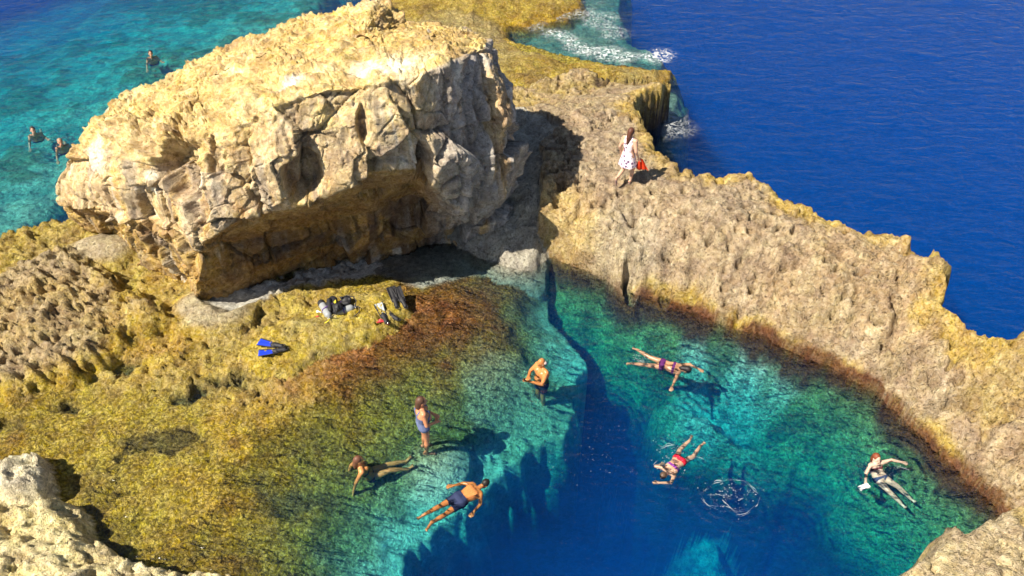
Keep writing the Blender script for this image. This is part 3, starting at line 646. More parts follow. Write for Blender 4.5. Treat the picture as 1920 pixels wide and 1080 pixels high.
# ================================================================ sea water (one closed body: surface, sides, bottom; colour comes from absorption and scattering in it)
def water_material():
    m, t, N, L = mat_new('sea_water')
    out = N.new('ShaderNodeOutputMaterial')
    tr = N.new('ShaderNodeBsdfTransparent'); gl = N.new('ShaderNodeBsdfGlossy'); gl.inputs['Roughness'].default_value = 0.10
    fr = N.new('ShaderNodeFresnel'); fr.inputs['IOR'].default_value = 1.33
    tc = N.new('ShaderNodeTexCoord')
    mp = N.new('ShaderNodeMapping'); mp.inputs['Rotation'].default_value = (0, 0, math.radians(-12)); mp.inputs['Scale'].default_value = (1.2, 2.3, 1)
    L.new(tc.outputs['Object'], mp.inputs[0])
    n1 = N.new('ShaderNodeTexNoise'); n1.inputs['Scale'].default_value = 1.1; n1.inputs['Detail'].default_value = 4; n1.inputs['Roughness'].default_value = 0.55; n1.inputs['Distortion'].default_value = 0.5
    n2 = N.new('ShaderNodeTexNoise'); n2.inputs['Scale'].default_value = 4.2; n2.inputs['Detail'].default_value = 3; n2.inputs['Distortion'].default_value = 0.8
    L.new(mp.outputs[0], n1.inputs['Vector']); L.new(mp.outputs[0], n2.inputs['Vector'])
    calm = N.new('ShaderNodeAttribute'); calm.attribute_name = 'calm'
    foam = N.new('ShaderNodeAttribute'); foam.attribute_name = 'foam'
    ad = N.new('ShaderNodeMath'); ad.operation = 'MULTIPLY_ADD'; ad.inputs[1].default_value = 0.3; L.new(n2.outputs[0], ad.inputs[0]); L.new(n1.outputs[0], ad.inputs[2])
    # rings spreading from the bathers and the splash
    hsum = ad.outputs[0]
    for px, py, amp in ((1014, 700, .10), (800, 828, .07), (1260, 690, .10), (1262, 870, .12), (1645, 872, .12), (862, 935, .08), (1370, 932, .16), (64, 249, .10), (115, 271, .10), (284, 105, .10)):
        c = G(px, py, 0)
        dv = N.new('ShaderNodeVectorMath'); dv.operation = 'DISTANCE'; dv.inputs[1].default_value = (c[0], c[1], 0); L.new(tc.outputs['Object'], dv.inputs[0])
        sn = N.new('ShaderNodeMath'); sn.operation = 'MULTIPLY'; sn.inputs[1].default_value = 24.0; L.new(dv.outputs['Value'], sn.inputs[0])
        wob = N.new('ShaderNodeMath'); wob.operation = 'MULTIPLY_ADD'; wob.inputs[1].default_value = 9.0; L.new(n1.outputs[0], wob.inputs[0]); L.new(sn.outputs[0], wob.inputs[2])
        si = N.new('ShaderNodeMath'); si.operation = 'SINE'; L.new(wob.outputs[0], si.inputs[0])
        fo = N.new('ShaderNodeMapRange'); fo.interpolation_type = 'SMOOTHSTEP'; fo.inputs[1].default_value = .25; fo.inputs[2].default_value = 1.7; fo.inputs[3].default_value = amp; fo.inputs[4].default_value = 0.0; L.new(dv.outputs['Value'], fo.inputs[0])
        ma = N.new('ShaderNodeMath'); ma.operation = 'MULTIPLY_ADD'; L.new(si.outputs[0], ma.inputs[0]); L.new(fo.outputs[0], ma.inputs[1]); L.new(hsum, ma.inputs[2]); hsum = ma.outputs[0]
    st = N.new('ShaderNodeMapRange'); st.inputs[3].default_value = 0.38; st.inputs[4].default_value = 0.40; L.new(calm.outputs['Fac'], st.inputs[0])
    bp = N.new('ShaderNodeBump'); bp.inputs['Distance'].default_value = 0.35; L.new(hsum, bp.inputs['Height']); L.new(st.outputs[0], bp.inputs['Strength'])
    L.new(bp.outputs[0], gl.inputs['Normal']); L.new(bp.outputs[0], fr.inputs['Normal'])
    # caustic web and ripple light painted into the transparent colour
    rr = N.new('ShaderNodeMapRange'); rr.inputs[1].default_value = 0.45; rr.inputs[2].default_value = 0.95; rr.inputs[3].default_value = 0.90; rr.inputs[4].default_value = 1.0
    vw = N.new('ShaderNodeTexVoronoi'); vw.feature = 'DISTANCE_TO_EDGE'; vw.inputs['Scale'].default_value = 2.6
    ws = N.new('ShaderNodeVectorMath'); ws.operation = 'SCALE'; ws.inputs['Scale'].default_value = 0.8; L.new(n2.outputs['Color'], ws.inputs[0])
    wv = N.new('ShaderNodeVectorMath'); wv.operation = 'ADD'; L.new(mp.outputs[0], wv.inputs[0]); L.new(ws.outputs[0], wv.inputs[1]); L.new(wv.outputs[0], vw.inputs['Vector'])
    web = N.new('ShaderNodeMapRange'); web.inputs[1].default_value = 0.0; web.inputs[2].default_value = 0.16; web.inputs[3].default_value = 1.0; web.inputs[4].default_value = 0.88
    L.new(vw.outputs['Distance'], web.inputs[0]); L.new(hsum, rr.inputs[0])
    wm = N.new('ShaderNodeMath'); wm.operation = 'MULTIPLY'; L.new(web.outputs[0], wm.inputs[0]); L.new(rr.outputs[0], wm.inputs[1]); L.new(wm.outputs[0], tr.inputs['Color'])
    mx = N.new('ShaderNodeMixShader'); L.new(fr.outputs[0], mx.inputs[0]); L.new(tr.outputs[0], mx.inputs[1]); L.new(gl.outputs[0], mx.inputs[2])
    df = N.new('ShaderNodeBsdfDiffuse'); df.inputs['Color'].default_value = (0.82, 0.86, 0.88, 1)
    mf = N.new('ShaderNodeMixShader')
    fn = N.new('ShaderNodeTexNoise'); fn.inputs['Scale'].default_value = 6.5; fn.inputs['Detail'].default_value = 5; fn.inputs['Distortion'].default_value = 1.5
    L.new(tc.outputs['Object'], fn.inputs['Vector'])
    fm = N.new('ShaderNodeMapRange'); fm.inputs[1].default_value = 0.44; fm.inputs[2].default_value = 0.74; L.new(fn.outputs[0], fm.inputs[0])
    fx = N.new('ShaderNodeMath'); fx.operation = 'MULTIPLY'; L.new(fm.outputs[0], fx.inputs[0]); L.new(foam.outputs['Fac'], fx.inputs[1])
    L.new(fx.outputs[0], mf.inputs[0]); L.new(mx.outputs[0], mf.inputs[1]); L.new(df.outputs[0], mf.inputs[2])
    L.new(mf.outputs[0], out.inputs['Surface'])
    SS = np.array((0.0006, 0.0135, 0.060)); SA = np.array((0.70, 0.082, 0.018))
    vs = N.new('ShaderNodeVolumeScatter'); vs.inputs['Density'].default_value = 1.0; vs.inputs['Color'].default_value = (*SS, 1); vs.inputs['Anisotropy'].default_value = -0.2
    va = N.new('ShaderNodeVolumeAbsorption'); va.inputs['Density'].default_value = 1.0; va.inputs['Color'].default_value = (*(1 - SA), 1)
    av = N.new('ShaderNodeAddShader'); L.new(vs.outputs[0], av.inputs[0]); L.new(va.outputs[0], av.inputs[1]); L.new(av.outputs[0], out.inputs['Volume'])
    return m
wxs = np.concatenate([-24 - np.cumsum(0.2 * 1.13 ** np.arange(45))[::-1], np.arange(-24, 24, 0.16), 24 + np.cumsum(0.2 * 1.13 ** np.arange(45))])
wys = np.concatenate([2 - np.cumsum(0.2 * 1.13 ** np.arange(35))[::-1], np.arange(2, 40, 0.16), 40 + np.cumsum(0.2 * 1.13 ** np.arange(45))])
wX, wY = np.meshgrid(wxs, wys)
foam = np.zeros(wX.shape)
fn = fbm(wX * 1.2, wY * 1.2, oct=3, seed=200)
fl = dline(wX, wY, GP([(1040, 62), (1085, 88), (1120, 98), (1175, 104), (1235, 104)], 0))
foam = np.maximum(foam, sstep(0.75, 0.1, fl + 0.5 * fn) * .95)
fl = dline(wX, wY, GP([(1232, 205), (1262, 240)], 0)); foam = np.maximum(foam, sstep(0.9, 0.2, fl + 0.5 * fn) * .5)
fl = dline(wX, wY, GP([(1010, 40), (1100, 20), (1150, 60)], 0)); foam = np.maximum(foam, sstep(1.0, 0.1, fl + 0.8 * fn) * .45)
calm = np.maximum(inside(wX, wY, np.concatenate([POOL_R, GP([(700, 1300), (-300, 1100), (-300, 600), (600, 560), (900, 500)], 0)])) * 1.0, 0)
rel = np.exp(-((wX / 60) ** 2 + ((wY - 20) / 60) ** 2))
wz = (0.035 * fbm(wX * .45, wY * 1.1, oct=3, seed=210) * (1 - .8 * calm)) * rel
nu, nv = len(wxs), len(wys)
Vw = np.stack([wX, wY, wz], -1).reshape(-1, 3)
me = grid_mesh('sea', Vw, nu, nv, attrs={'foam': foam.ravel(), 'calm': calm.ravel()})
bm = bmesh.new(); bm.from_mesh(me); bm.verts.ensure_lookup_table()
x0, x1, y0, y1 = wxs[0], wxs[-1], wys[0], wys[-1]
cb = [bm.verts.new((xx, yy, -26)) for xx, yy in ((x0, y0), (x1, y0), (x1, y1), (x0, y1))]
T = lambda j, i: bm.verts[j * nu + i]
bm.verts.ensure_lookup_table()
sides = [[T(0, i) for i in range(nu)] + [cb[1], cb[0]], [T(j, nu - 1) for j in range(nv)] + [cb[2], cb[1]],
         [T(nv - 1, i) for i in range(nu - 1, -1, -1)] + [cb[3], cb[2]], [T(j, 0) for j in range(nv - 1, -1, -1)] + [cb[0], cb[3]]]
for s in sides: bm.faces.new(s[::-1])
bm.faces.new(cb[::-1])
bmesh.ops.recalc_face_normals(bm, faces=bm.faces)
bm.to_mesh(me); bm.free()
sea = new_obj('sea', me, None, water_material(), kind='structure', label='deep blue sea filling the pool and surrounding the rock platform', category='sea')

# ================================================================ people
def capsule(a, b, ra, rb, n=12, m=5):
    a, b = np.asarray(a, float), np.asarray(b, float); ax = b - a; L = np.linalg.norm(ax)
    ax = ax / L if L > 1e-6 else np.array((0, 0, 1.0))
    u = np.cross(ax, (0, 0, 1) if abs(ax[2]) < .9 else (1, 0, 0)); u /= np.linalg.norm(u); v = np.cross(ax, u)
    rings = [(-ra * math.cos(t), ra * math.sin(t)) for t in np.linspace(0.15, math.pi / 2, m)] + [(L + rb * math.sin(t), rb * math.cos(t)) for t in np.linspace(0, math.pi / 2 - 0.15, m)]
    V = []
    for h, r in rings:
        for k in range(n):
            c, s = math.cos(2 * math.pi * k / n), math.sin(2 * math.pi * k / n)
            V.append(a + ax * h + u * c * r + v * s * r)
    F = []
    for i in range(len(rings) - 1):
        for k in range(n):
            F.append((i * n + k, i * n + (k + 1) % n, (i + 1) * n + (k + 1) % n, (i + 1) * n + k))
    V.append(a - ax * ra); V.append(b + ax * rb); q = len(rings) * n
    for k in range(n):
        F.append((q, (k + 1) % n, k)); F.append((q + 1, q - n + k, q - n + (k + 1) % n))
    return V, F
def ellipsoid(c, r, rot=None, n=16, m=10):
    V, F = [], []
    for i in range(1, m):
        t = math.pi * i / m
        for k in range(n):
            p = 2 * math.pi * k / n
            V.append((r[0] * math.sin(t) * math.cos(p), r[1] * math.sin(t) * math.sin(p), r[2] * math.cos(t)))
    V += [(0, 0, r[2]), (0, 0, -r[2])]
    for i in range(m - 2):
        for k in range(n):
            F.append((i * n + k, (i + 1) * n + k, (i + 1) * n + (k + 1) % n, i * n + (k + 1) % n))
    q = (m - 1) * n
    for k in range(n):
        F.append((q, k, (k + 1) % n)); F.append((q + 1, q - n + (k + 1) % n, q - n + k))
    V = np.array(V)
    if rot is not None: V = V @ np.array(rot).T
    return [v + np.asarray(c, float) for v in V], F
def join(parts):
    V, F = [], []
    for v, f in parts:
        o = len(V); V += [tuple(p) for p in v]; F += [tuple(i + o for i in q) for q in f]
    return V, F
def mesh_of(name, parts, smooth=True):
    V, F = join(parts); me = bpy.data.meshes.new(name); me.from_pydata(V, [], F); me.update()
    if smooth: me.polygons.foreach_set('use_smooth', np.ones(len(me.polygons), bool))
    return me
def fuse(name, parts, voxel=0.011, smooth=3):
    """one continuous skin over all pieces"""
    me = mesh_of('tmp', parts); o = bpy.data.objects.new('tmp', me); COL.objects.link(o)
    r = o.modifiers.new('r', 'REMESH'); r.mode = 'VOXEL'; r.voxel_size = voxel
    s = o.modifiers.new('s', 'SMOOTH'); s.factor = .5; s.iterations = smooth
    dg = bpy.context.evaluated_depsgraph_get(); dg.update()
    out = bpy.data.meshes.new_from_object(o.evaluated_get(dg)); out.name = name
    bpy.data.objects.remove(o); bpy.data.meshes.remove(me)
    out.polygons.foreach_set('use_smooth', np.ones(len(out.polygons), bool))
    return out
def shell(name, me, keep, off):
    """a garment: the faces of the body for which keep is true, lifted off the skin"""
    n = len(me.vertices); co = np.empty(n * 3, np.float32); me.vertices.foreach_get('co', co); co = co.reshape(-1, 3)
    no = np.empty(n * 3, np.float32); me.vertices.foreach_get('normal', no); no = no.reshape(-1, 3)
    F = [tuple(p.vertices) for p in me.polygons if all(keep[v] for v in p.vertices)]
    used = sorted({v for f in F for v in f}); mp = {v: i for i, v in enumerate(used)}
    out = bpy.data.meshes.new(name); out.from_pydata([tuple(co[v] + no[v] * off) for v in used], [], [tuple(mp[v] for v in f) for f in F]); out.update()
    out.polygons.foreach_set('use_smooth', np.ones(len(out.polygons), bool))
    return out

STAND = dict(hip=.09, hipz=.92, pel=(0, 0, .95), waist=(0, .0, 1.08), chest=(0, .0, 1.27), neck=(0, -.01, 1.43), head=(0, .02, 1.585),
             shR=(.165, 0, 1.385), shL=(-.165, 0, 1.385), elR=(.22, -.03, 1.12), elL=(-.22, -.03, 1.12), wrR=(.23, .06, .88), wrL=(-.23, .06, .88),
             hipR=(.085, 0, .92), hipL=(-.085, 0, .92), knR=(.10, .02, .49), knL=(-.10, .02, .49), anR=(.10, -.02, .08), anL=(-.10, -.02, .08),
             toR=(.12, .14, .03), toL=(-.12, .14, .03), face=(0, 1, 0), up=(0, 0, 1))
PRONE = dict(pel=(0, 0, 0), waist=(0, .13, .0), chest=(0, .32, .0), neck=(0, .49, .01), head=(0, .65, .02),
             shR=(.165, .44, 0), shL=(-.165, .44, 0), elR=(.38, .60, -.03), elL=(-.38, .60, -.03), wrR=(.48, .84, -.06), wrL=(-.48, .84, -.06),
             hipR=(.085, -.03, 0), hipL=(-.085, -.03, 0), knR=(.13, -.46, -.03), knL=(-.13, -.46, -.03), anR=(.17, -.86, -.03), anL=(-.15, -.86, -.03),
             toR=(.19, -1.02, -.05), toL=(-.17, -1.02, -.05), face=(0, .5, -.85), up=(0, .85, .5))
SKIN = {}
def skin_mat(tone):
    if tone not in SKIN: SKIN[tone] = plain('skin_%d' % len(SKIN), tone, .32, .5, .22, 9, 0, .12)
    return SKIN[tone]
def hand(parts, el, wr, side, curl=.35, s=1.0):
    el, wr = np.array(el, float), np.array(wr, float); d = wr - el; d /= np.linalg.norm(d)
    up = np.array((0, 0, 1.0)) if abs(d[2]) < .8 else np.array((0, 1.0, 0)); lat = np.cross(d, up); lat /= np.linalg.norm(lat); nn = np.cross(lat, d)
    if side < 0: lat = -lat
    pc = wr + d * .085 * s
    for k in (-1, 0, 1): parts.append((capsule(wr + lat * .018 * k * s, pc + lat * .026 * k * s, .019 * s, .016 * s), 'hand'))
    for k, ln in enumerate((.058, .070, .075, .065)):
        o = (1.5 - k) * .021 * s; a_ = pc + lat * o; b_ = a_ + d * ln * .55 + lat * o * .25; c_ = b_ + (d * (1 - curl) - nn * curl) * ln * .6
        parts.append((capsule(a_, b_, .0125, .0115), 'hand')); parts.append((capsule(b_, c_, .0115, .010), 'hand'))
    t0 = wr + d * .03 - lat * .028 * s; t1_ = t0 + d * .035 - lat * .03 * s; t2_ = t1_ + d * .035 - lat * .005
    parts.append((capsule(t0, t1_, .016, .013), 'hand')); parts.append((capsule(t1_, t2_, .013, .011), 'hand'))
def person(label, loc, rotz, pose, base=STAND, tone=(.50, .27, .15), hair=(.05, .03, .02), hair_len=.0, female=False, scale=1.0, fat=1.0, wear=(), tilt=None, voxel=.0115, bald=False, sink_ok=True):
    J = {k: np.array(v, float) if isinstance(v, tuple) else v for k, v in {**base, **pose}.items()}
    P = []; A_ = lambda a, b, ra, rb, nm: P.append((capsule(J[a] if isinstance(a, str) else a, J[b] if isinstance(b, str) else b, ra, rb), nm))
    lat_h = J['hipR'] - J['hipL']; lat_h /= np.linalg.norm(lat_h); lat_s = J['shR'] - J['shL']; lat_s /= np.linalg.norm(lat_s)
    f = fat
    A_('hipL', 'hipR', .105 * f, .105 * f, 'pelvis')
    for s in (-1, 1):
        h = J['hipR' if s > 0 else 'hipL']; sh = J['shR' if s > 0 else 'shL']
        w_ = J['waist'] + s * lat_h * .055 * f; c_ = J['chest'] + s * lat_s * .085 * f
        A_(h, w_, .105 * f, .092 * f, 'belly'); A_(w_, c_, .092 * f, .105 * f, 'torso'); A_(c_, sh * .75 + J['neck'] * .25, .10 * f, .06, 'chest')
    A_('waist', 'chest', .095 * f, .105 * f, 'torso')
    A_('shL', 'shR', .062, .062, 'chest'); A_('chest', 'neck', .10, .055, 'chest')
    A_('neck', J['head'] * .6 + J['neck'] * .4, .056, .052, 'neck')
    fwd = J['face'] / np.linalg.norm(J['face']); hup = J['up'] - fwd * (J['up'] @ fwd); hup /= np.linalg.norm(hup); hl = np.cross(fwd, hup)
    rot = np.stack([hl, fwd, hup], 1); hc = J['head']
    H = lambda x, y, zz: hc + hl * x + fwd * y + hup * zz
    P.append((ellipsoid(hc + hup * .015, (.076, .095, .108), rot), 'head')); P.append((capsule(H(0, .03, -.05), H(0, .055, -.075), .058, .038), 'head'))
    P.append((capsule(H(0, .092, .015), H(0, .112, -.018), .009, .015), 'head')); P.append((capsule(H(-.018, .088, -.055), H(.018, .088, -.055), .010, .010), 'head'))
    for s in (-1, 1): P.append((ellipsoid(H(s * .078, -.005, -.005), (.012, .022, .032), rot), 'head'))
    chest_f = np.cross(lat_s, J['neck'] - J['chest']); chest_f /= -np.linalg.norm(chest_f) * 1.0
    chest_f = -chest_f
    if (chest_f @ fwd) < -.2 and base is STAND: chest_f = -chest_f
    if base is PRONE: chest_f = np.array((0, 0, -1.0))
    if female:
        for s in (-1, 1): P.append((ellipsoid(J['chest'] * .72 + J['neck'] * .28 - np.array((0, 0, .0)) + s * lat_s * .075 + chest_f * .085 + (J['chest'] - J['neck']) * .18, (.062, .062, .062)), 'bust'))
    else:
        for s in (-1, 1): P.append((ellipsoid(J['chest'] + (J['neck'] - J['chest']) * .25 + s * lat_s * .08 + chest_f * .05, (.08, .08, .07)), 'chest'))
    if fat > 1.1: P.append((ellipsoid(J['waist'] + chest_f * .06, (.13, .13, .13)), 'belly'))
    for s, q in ((1, 'R'), (-1, 'L')):
        A_('sh' + q, 'el' + q, .056, .043, 'uparm'); A_('el' + q, 'wr' + q, .042, .028, 'forearm')
        hand(P, J['el' + q], J['wr' + q], s)
        A_('hip' + q, 'kn' + q, .092 * f, .058, 'thigh'); A_('kn' + q, J['kn' + q] * .6 + J['an' + q] * .4, .056, .056, 'shin'); A_(J['kn' + q] * .6 + J['an' + q] * .4, 'an' + q, .056, .037, 'shin')
        t_ = J['to' + q]; a_ = J['an' + q]; heel = a_ + (a_ - t_) / np.linalg.norm(a_ - t_) * .04
        A_(heel * .9 + t_ * .1 + (0, 0, -.02 if base is STAND else 0), t_, .036, .027, 'foot')
        A_(t_ + np.array((.022, 0, 0)), t_ - np.array((.022, 0, 0)), .024, .024, 'foot'); A_('an' + q, heel, .037, .036, 'foot')
    body = fuse('person', [p for p, _ in P], voxel)
    n = len(body.vertices); co = np.empty(n * 3, np.float32); body.vertices.foreach_get('co', co); co = co.reshape(-1, 3).astype(float)
    root = new_obj('person', body, None, skin_mat(tone), label=label, category='person')
    # which limb each point belongs to, and where along it
    def along(a, b):
        a, b = J[a], J[b]; ab = b - a; return ((co - a) @ ab) / (ab @ ab), np.linalg.norm(co - a - np.clip(((co - a) @ ab) / (ab @ ab), 0, 1)[:, None] * ab, axis=1)
    tt, td = along('pel', 'neck')
    darm = np.minimum.reduce([along('sh' + q, 'el' + q)[1] - .055 for q in 'RL'] + [along('el' + q, 'wr' + q)[1] - .045 for q in 'RL'] + [along('el' + q, 'wr' + q)[1] * 0 + np.linalg.norm(co - J['wr' + q], axis=1) - .16 for q in 'RL'])
    dtor = np.minimum(np.minimum.reduce([along('hip' + s_, 'sh' + s_)[1] for s_ in 'RL']) - .10 * f, td - .10 * f)
    torso = (dtor < darm)
    leg = {q: along('hip' + q, 'kn' + q) for q in 'RL'}
    nearR = leg['R'][1] < leg['L'][1]; lt = np.where(nearR, leg['R'][0], leg['L'][0]); ld = np.where(nearR, leg['R'][1], leg['L'][1])
    for kind, colr, hem in wear:
        mt = plain(kind, colr, .75, .2, .2, 30, .3)
        if kind == 'swim_shorts':
            keep = ((tt < .18) & (tt > -.20) & (lt < hem) & torso | (lt > -.05) & (lt < hem) & (ld < .15)) & (darm > .0)
            new_obj('swim_shorts', shell('swim_shorts', body, keep, .014), root, mt)
        elif kind == 'bikini_bottom':
            keep = (tt < .10) & (tt > -.35) & (lt < .20) & (darm > .0) & (np.abs((co - J['pel']) @ lat_h) < .22)
            new_obj('bikini_bottom', shell('bikini_bottom', body, keep, .006), root, mt)
        elif kind == 'bikini_top':
            keep = torso & (tt > .50) & (tt < .66) & (darm > -.01)
            new_obj('bikini_top', shell('bikini_top', body, keep, .006), root, mt)
        elif kind == 'swimsuit':
            lx = np.abs((co - J['chest']) @ lat_s)
            keep = torso & (tt > -.35) & (lt < .18) & ((tt < .70) | (tt < .98) & (np.abs(lx - .09) < .028)) & (darm > -.005)
            new_obj('swimsuit', shell('swimsuit', body, keep, .006), root, mt)
    # hair
    hv = []
    if not bald:
        hv.append(ellipsoid(H(0, -.018, .035), (.086, .098, .102), rot))
        if hair_len > 0:
            hv.append(capsule(H(0, -.05, .03), H(0, -.09, -.12), .075, .06)); hv.append(capsule(H(0, -.09, -.10), H(0, -.10, -.12 - hair_len), .06, .035))
        hm = fuse('hair', hv, .012, 2)
    else:
        hm = fuse('hair', [capsule(H(-.06, -.055, .0), H(.06, -.055, .0), .045, .045), capsule(H(-.068, -.03, .0), H(-.068, .02, .0), .022, .016), capsule(H(.068, -.03, .0), H(.068, .02, .0), .022, .016)], .010, 2)
    nv_ = len(hm.vertices); hco = np.empty(nv_ * 3, np.float32); hm.vertices.foreach_get('co', hco); hco = hco.reshape(-1, 3)
    # keep hair off the face
    q = (hco - hc); fy = q @ fwd; uz = q @ hup
    cut = np.clip(fy - (.062 + .5 * np.clip(uz - .05, -.1, .1)), 0, 1); hco -= (cut[:, None] * fwd * 1.0).astype(np.float32)
    hm.vertices.foreach_set('co', hco.ravel()); hm.update()
    new_obj('hair', hm, root, plain('hair', hair, .5, .4, .3, 60, .4))
    for s in (-1, 1): new_obj('eye', mesh_of('eye', [ellipsoid(H(s * .032, .083, .018), (.013, .010, .008), rot, 10, 6)]), root, plain('eye', (.03, .02, .02), .2, .5))
    root.location = loc; root.rotation_euler = (tilt[0] if tilt else 0, tilt[1] if tilt else 0, rotz); root.scale = (scale,) * 3
    return root, J
def heading(a, b):
    """rotation that turns local +Y to the ground direction a -> b"""
    return math.atan2(b[1] - a[1], b[0] - a[0]) - math.pi / 2
TAN, FAIR, ORANGE, PALE = (.50, .24, .11), (.60, .36, .25), (.56, .22, .07), (.66, .46, .36)

# woman walking on the shelf
p = ground_px(1172, 345, 2.0)
wg = ground(p[0], p[1])
W_ROT = math.radians(-38)
walker, WJ = person('woman in white and purple patterned dress striding across the beige rock shelf', (p[0], p[1], wg), W_ROT,
    dict(anR=(.09, .10, .08), toR=(.10, .27, .03), knR=(.10, .15, .50), knL=(-.09, .06, .50), anL=(-.11, -.30, .28), toL=(-.11, -.28, .12), elR=(.24, -.05, 1.12), wrR=(.27, .06, .90), elL=(-.23, -.08, 1.13), wrL=(-.24, .02, .90), face=(0, 1, -.15)),
    tone=FAIR, hair=(.10, .035, .02), hair_len=.16, female=True, scale=1.0)
def dress_mat():
    m, t, N, L = mat_new('patterned_cotton'); out = N.new('ShaderNodeOutputMaterial'); b = N.new('ShaderNodeBsdfPrincipled'); b.inputs['Roughness'].default_value = .8
    tc = N.new('ShaderNodeTexCoord'); v = N.new('ShaderNodeTexVoronoi'); v.inputs['Scale'].default_value = 11; r = N.new('ShaderNodeValToRGB')
    r.color_ramp.elements[0].position = .30; r.color_ramp.elements[0].color = (.13, .06, .16, 1); r.color_ramp.elements[1].position = .42; r.color_ramp.elements[1].color = (.78, .68, .74, 1)
    L.new(tc.outputs['Object'], v.inputs['Vector']); L.new(v.outputs['Distance'], r.inputs[0]); L.new(r.outputs[0], b.inputs['Base Color']); L.new(b.outputs[0], out.inputs[0])
    return m
secs = [(1.41, .15, .085), (1.33, .17, .125), (1.22, .165, .14), (1.08, .14, .115), (.98, .17, .14), (.86, .20, .17), (.72, .235, .205), (.62, .25, .225)]
V_, F_ = [], []
for i, (zz, rx, ry) in enumerate(secs):
    for k in range(28):
        t = 2 * math.pi * k / 28; w_ = 1 + (.06 * math.sin(7 * t + i) * max(0, i - 3) / 4)
        V_.append((rx * math.cos(t) * w_, .02 * (i > 4) + ry * math.sin(t) * w_, zz))
for i in range(len(secs) - 1):
    for k in range(28): F_.append((i * 28 + k, i * 28 + (k + 1) % 28, (i + 1) * 28 + (k + 1) % 28, (i + 1) * 28 + k))
for sx in (-1, 1):                                        # shoulder straps
    V2, F2 = capsule((sx * .09, .08, 1.39), (sx * .09, -.02, 1.455), .022, .022, 8, 3); o = len(V_); V_ += [tuple(v) for v in V2]; F_ += [tuple(i + o for i in f) for f in F2]
    V2, F2 = capsule((sx * .09, -.02, 1.455), (sx * .09, -.09, 1.38), .022, .022, 8, 3); o = len(V_); V_ += [tuple(v) for v in V2]; F_ += [tuple(i + o for i in f) for f in F2]
new_obj('dress', mesh_of('dress', [(V_, F_)]), walker, dress_mat())
for q in 'RL':
    a_ = WJ['an' + q]; t_ = WJ['to' + q]; new_obj('sandal', mesh_of('sandal', [capsule(a_ + (0, -.04, -.055) if q == 'R' else a_ + (0, -.02, -.04), t_ + (0, 0, -.012), .026, .03)]), walker, plain('sandal', (.25, .16, .15), .8))
# red towel in her right hand
hw = Matrix.Translation((p[0], p[1], wg)) @ Matrix.Rotation(W_ROT, 4, 'Z') @ Matrix.Scale(1.0, 4) @ Vector((.29, .12, .80))
V_, F_ = [], []
for j in range(14):
    for i in range(10):
        u, v = i / 9 - .5, j / 13
        V_.append((u * (.10 + .22 * v) + .10 * v, .03 * math.sin(u * 14 + 3 * v) + .05 * v, .06 - v * .36 + .02 * math.sin(9 * u)))
for j in range(13):
    for i in range(9): F_.append((j * 10 + i, j * 10 + i + 1, (j + 1) * 10 + i + 1, (j + 1) * 10 + i))
me = mesh_of('towel', [(V_, F_)]); tw = new_obj('towel', me, None, plain('red_towel', (.72, .06, .02), .9, .1, .25, 25, .4), label='red towel hanging from the walking woman\'s hand', category='towel')
sm = tw.modifiers.new('thickness', 'SOLIDIFY'); sm.thickness = .012
tw.location = hw; tw.rotation_euler = (0, 0, math.radians(-10))

# man standing chest deep, arms raised in front of him
p = G(1016, 697, 0.05)
person('tanned grey-haired man standing chest deep in the pool with arms folded', (p[0], p[1], -1.30), math.radians(125),
       dict(elR=(.24, .14, 1.18), wrR=(.06, .33, 1.27), elL=(-.23, .16, 1.16), wrL=(-.02, .36, 1.20), face=(0, 1, -.1)), tone=ORANGE, hair=(.45, .40, .36), bald=True, fat=1.12, scale=1.06, wear=[('swim_shorts', (.03, .04, .10), .55)])
# woman standing thigh deep
p = G(797, 826, 0.0); gz = ground(p[0], p[1])
person('woman in blue-grey swimsuit standing thigh deep in the pool shallows', (p[0], p[1], gz), math.radians(-70),
       dict(elR=(.25, .02, 1.13), wrR=(.12, .23, 1.00), elL=(-.25, .02, 1.13), wrL=(-.10, .24, 1.00), face=(0, 1, .05)), tone=(.58, .25, .13), hair=(.10, .05, .03), hair_len=.02, female=True, fat=1.18, scale=1.08, wear=[('swimsuit', (.13, .16, .30), 0)])
# girl sitting in the shallows, legs stretched to the right
p = G(690, 872, -.05); h = ground(p[0], p[1])
person('woman in dark bikini sitting in the shallows with legs stretched out, leaning back', (p[0], p[1], h - .0), heading(G(690, 876, 0), G(768, 852, 0)),
       dict(pel=(0, 0, .12), waist=(0, -.06, .24), chest=(0, -.13, .42), neck=(0, -.19, .57), head=(0, -.17, .74), shR=(.165, -.17, .53), shL=(-.165, -.17, .53),
            elR=(.24, -.34, .32), wrR=(.25, -.42, .10), elL=(-.24, -.34, .32), wrL=(-.25, -.42, .10), hipR=(.085, .02, .11), hipL=(-.085, .02, .11), knR=(.11, .42, .22), knL=(-.10, .43, .15), anR=(.12, .82, .08), anL=(-.10, .84, .07),
            toR=(.14, .93, .17), toL=(-.12, .95, .16)), tone=(.60, .27, .10), hair=(.14, .06, .035), hair_len=.10, female=True, wear=[('bikini_top', (.04, .04, .09), 0), ('bikini_bottom', (.04, .04, .09), 0)])
# man floating face down in dark shorts
a, b = G(806, 966, 0), G(912, 902, 0); c = a * .47 + b * .53
person('sunburnt man in dark shorts floating face down at the edge of the deep blue hole', (c[0], c[1], -.085), heading(a, b),
       dict(elR=(.36, .30, -.02), wrR=(.42, .08, -.05), elL=(-.33, .28, -.02), wrL=(-.40, .05, .0), head=(.02, .66, .05), knR=(.12, -.45, -.02), knL=(-.12, -.45, -.0), anR=(.13, -.86, .0), anL=(-.14, -.86, .0)), PRONE,
       tone=ORANGE, hair=(.015, .012, .01), fat=1.12, scale=.92, wear=[('swim_shorts', (.025, .035, .09), .62)])
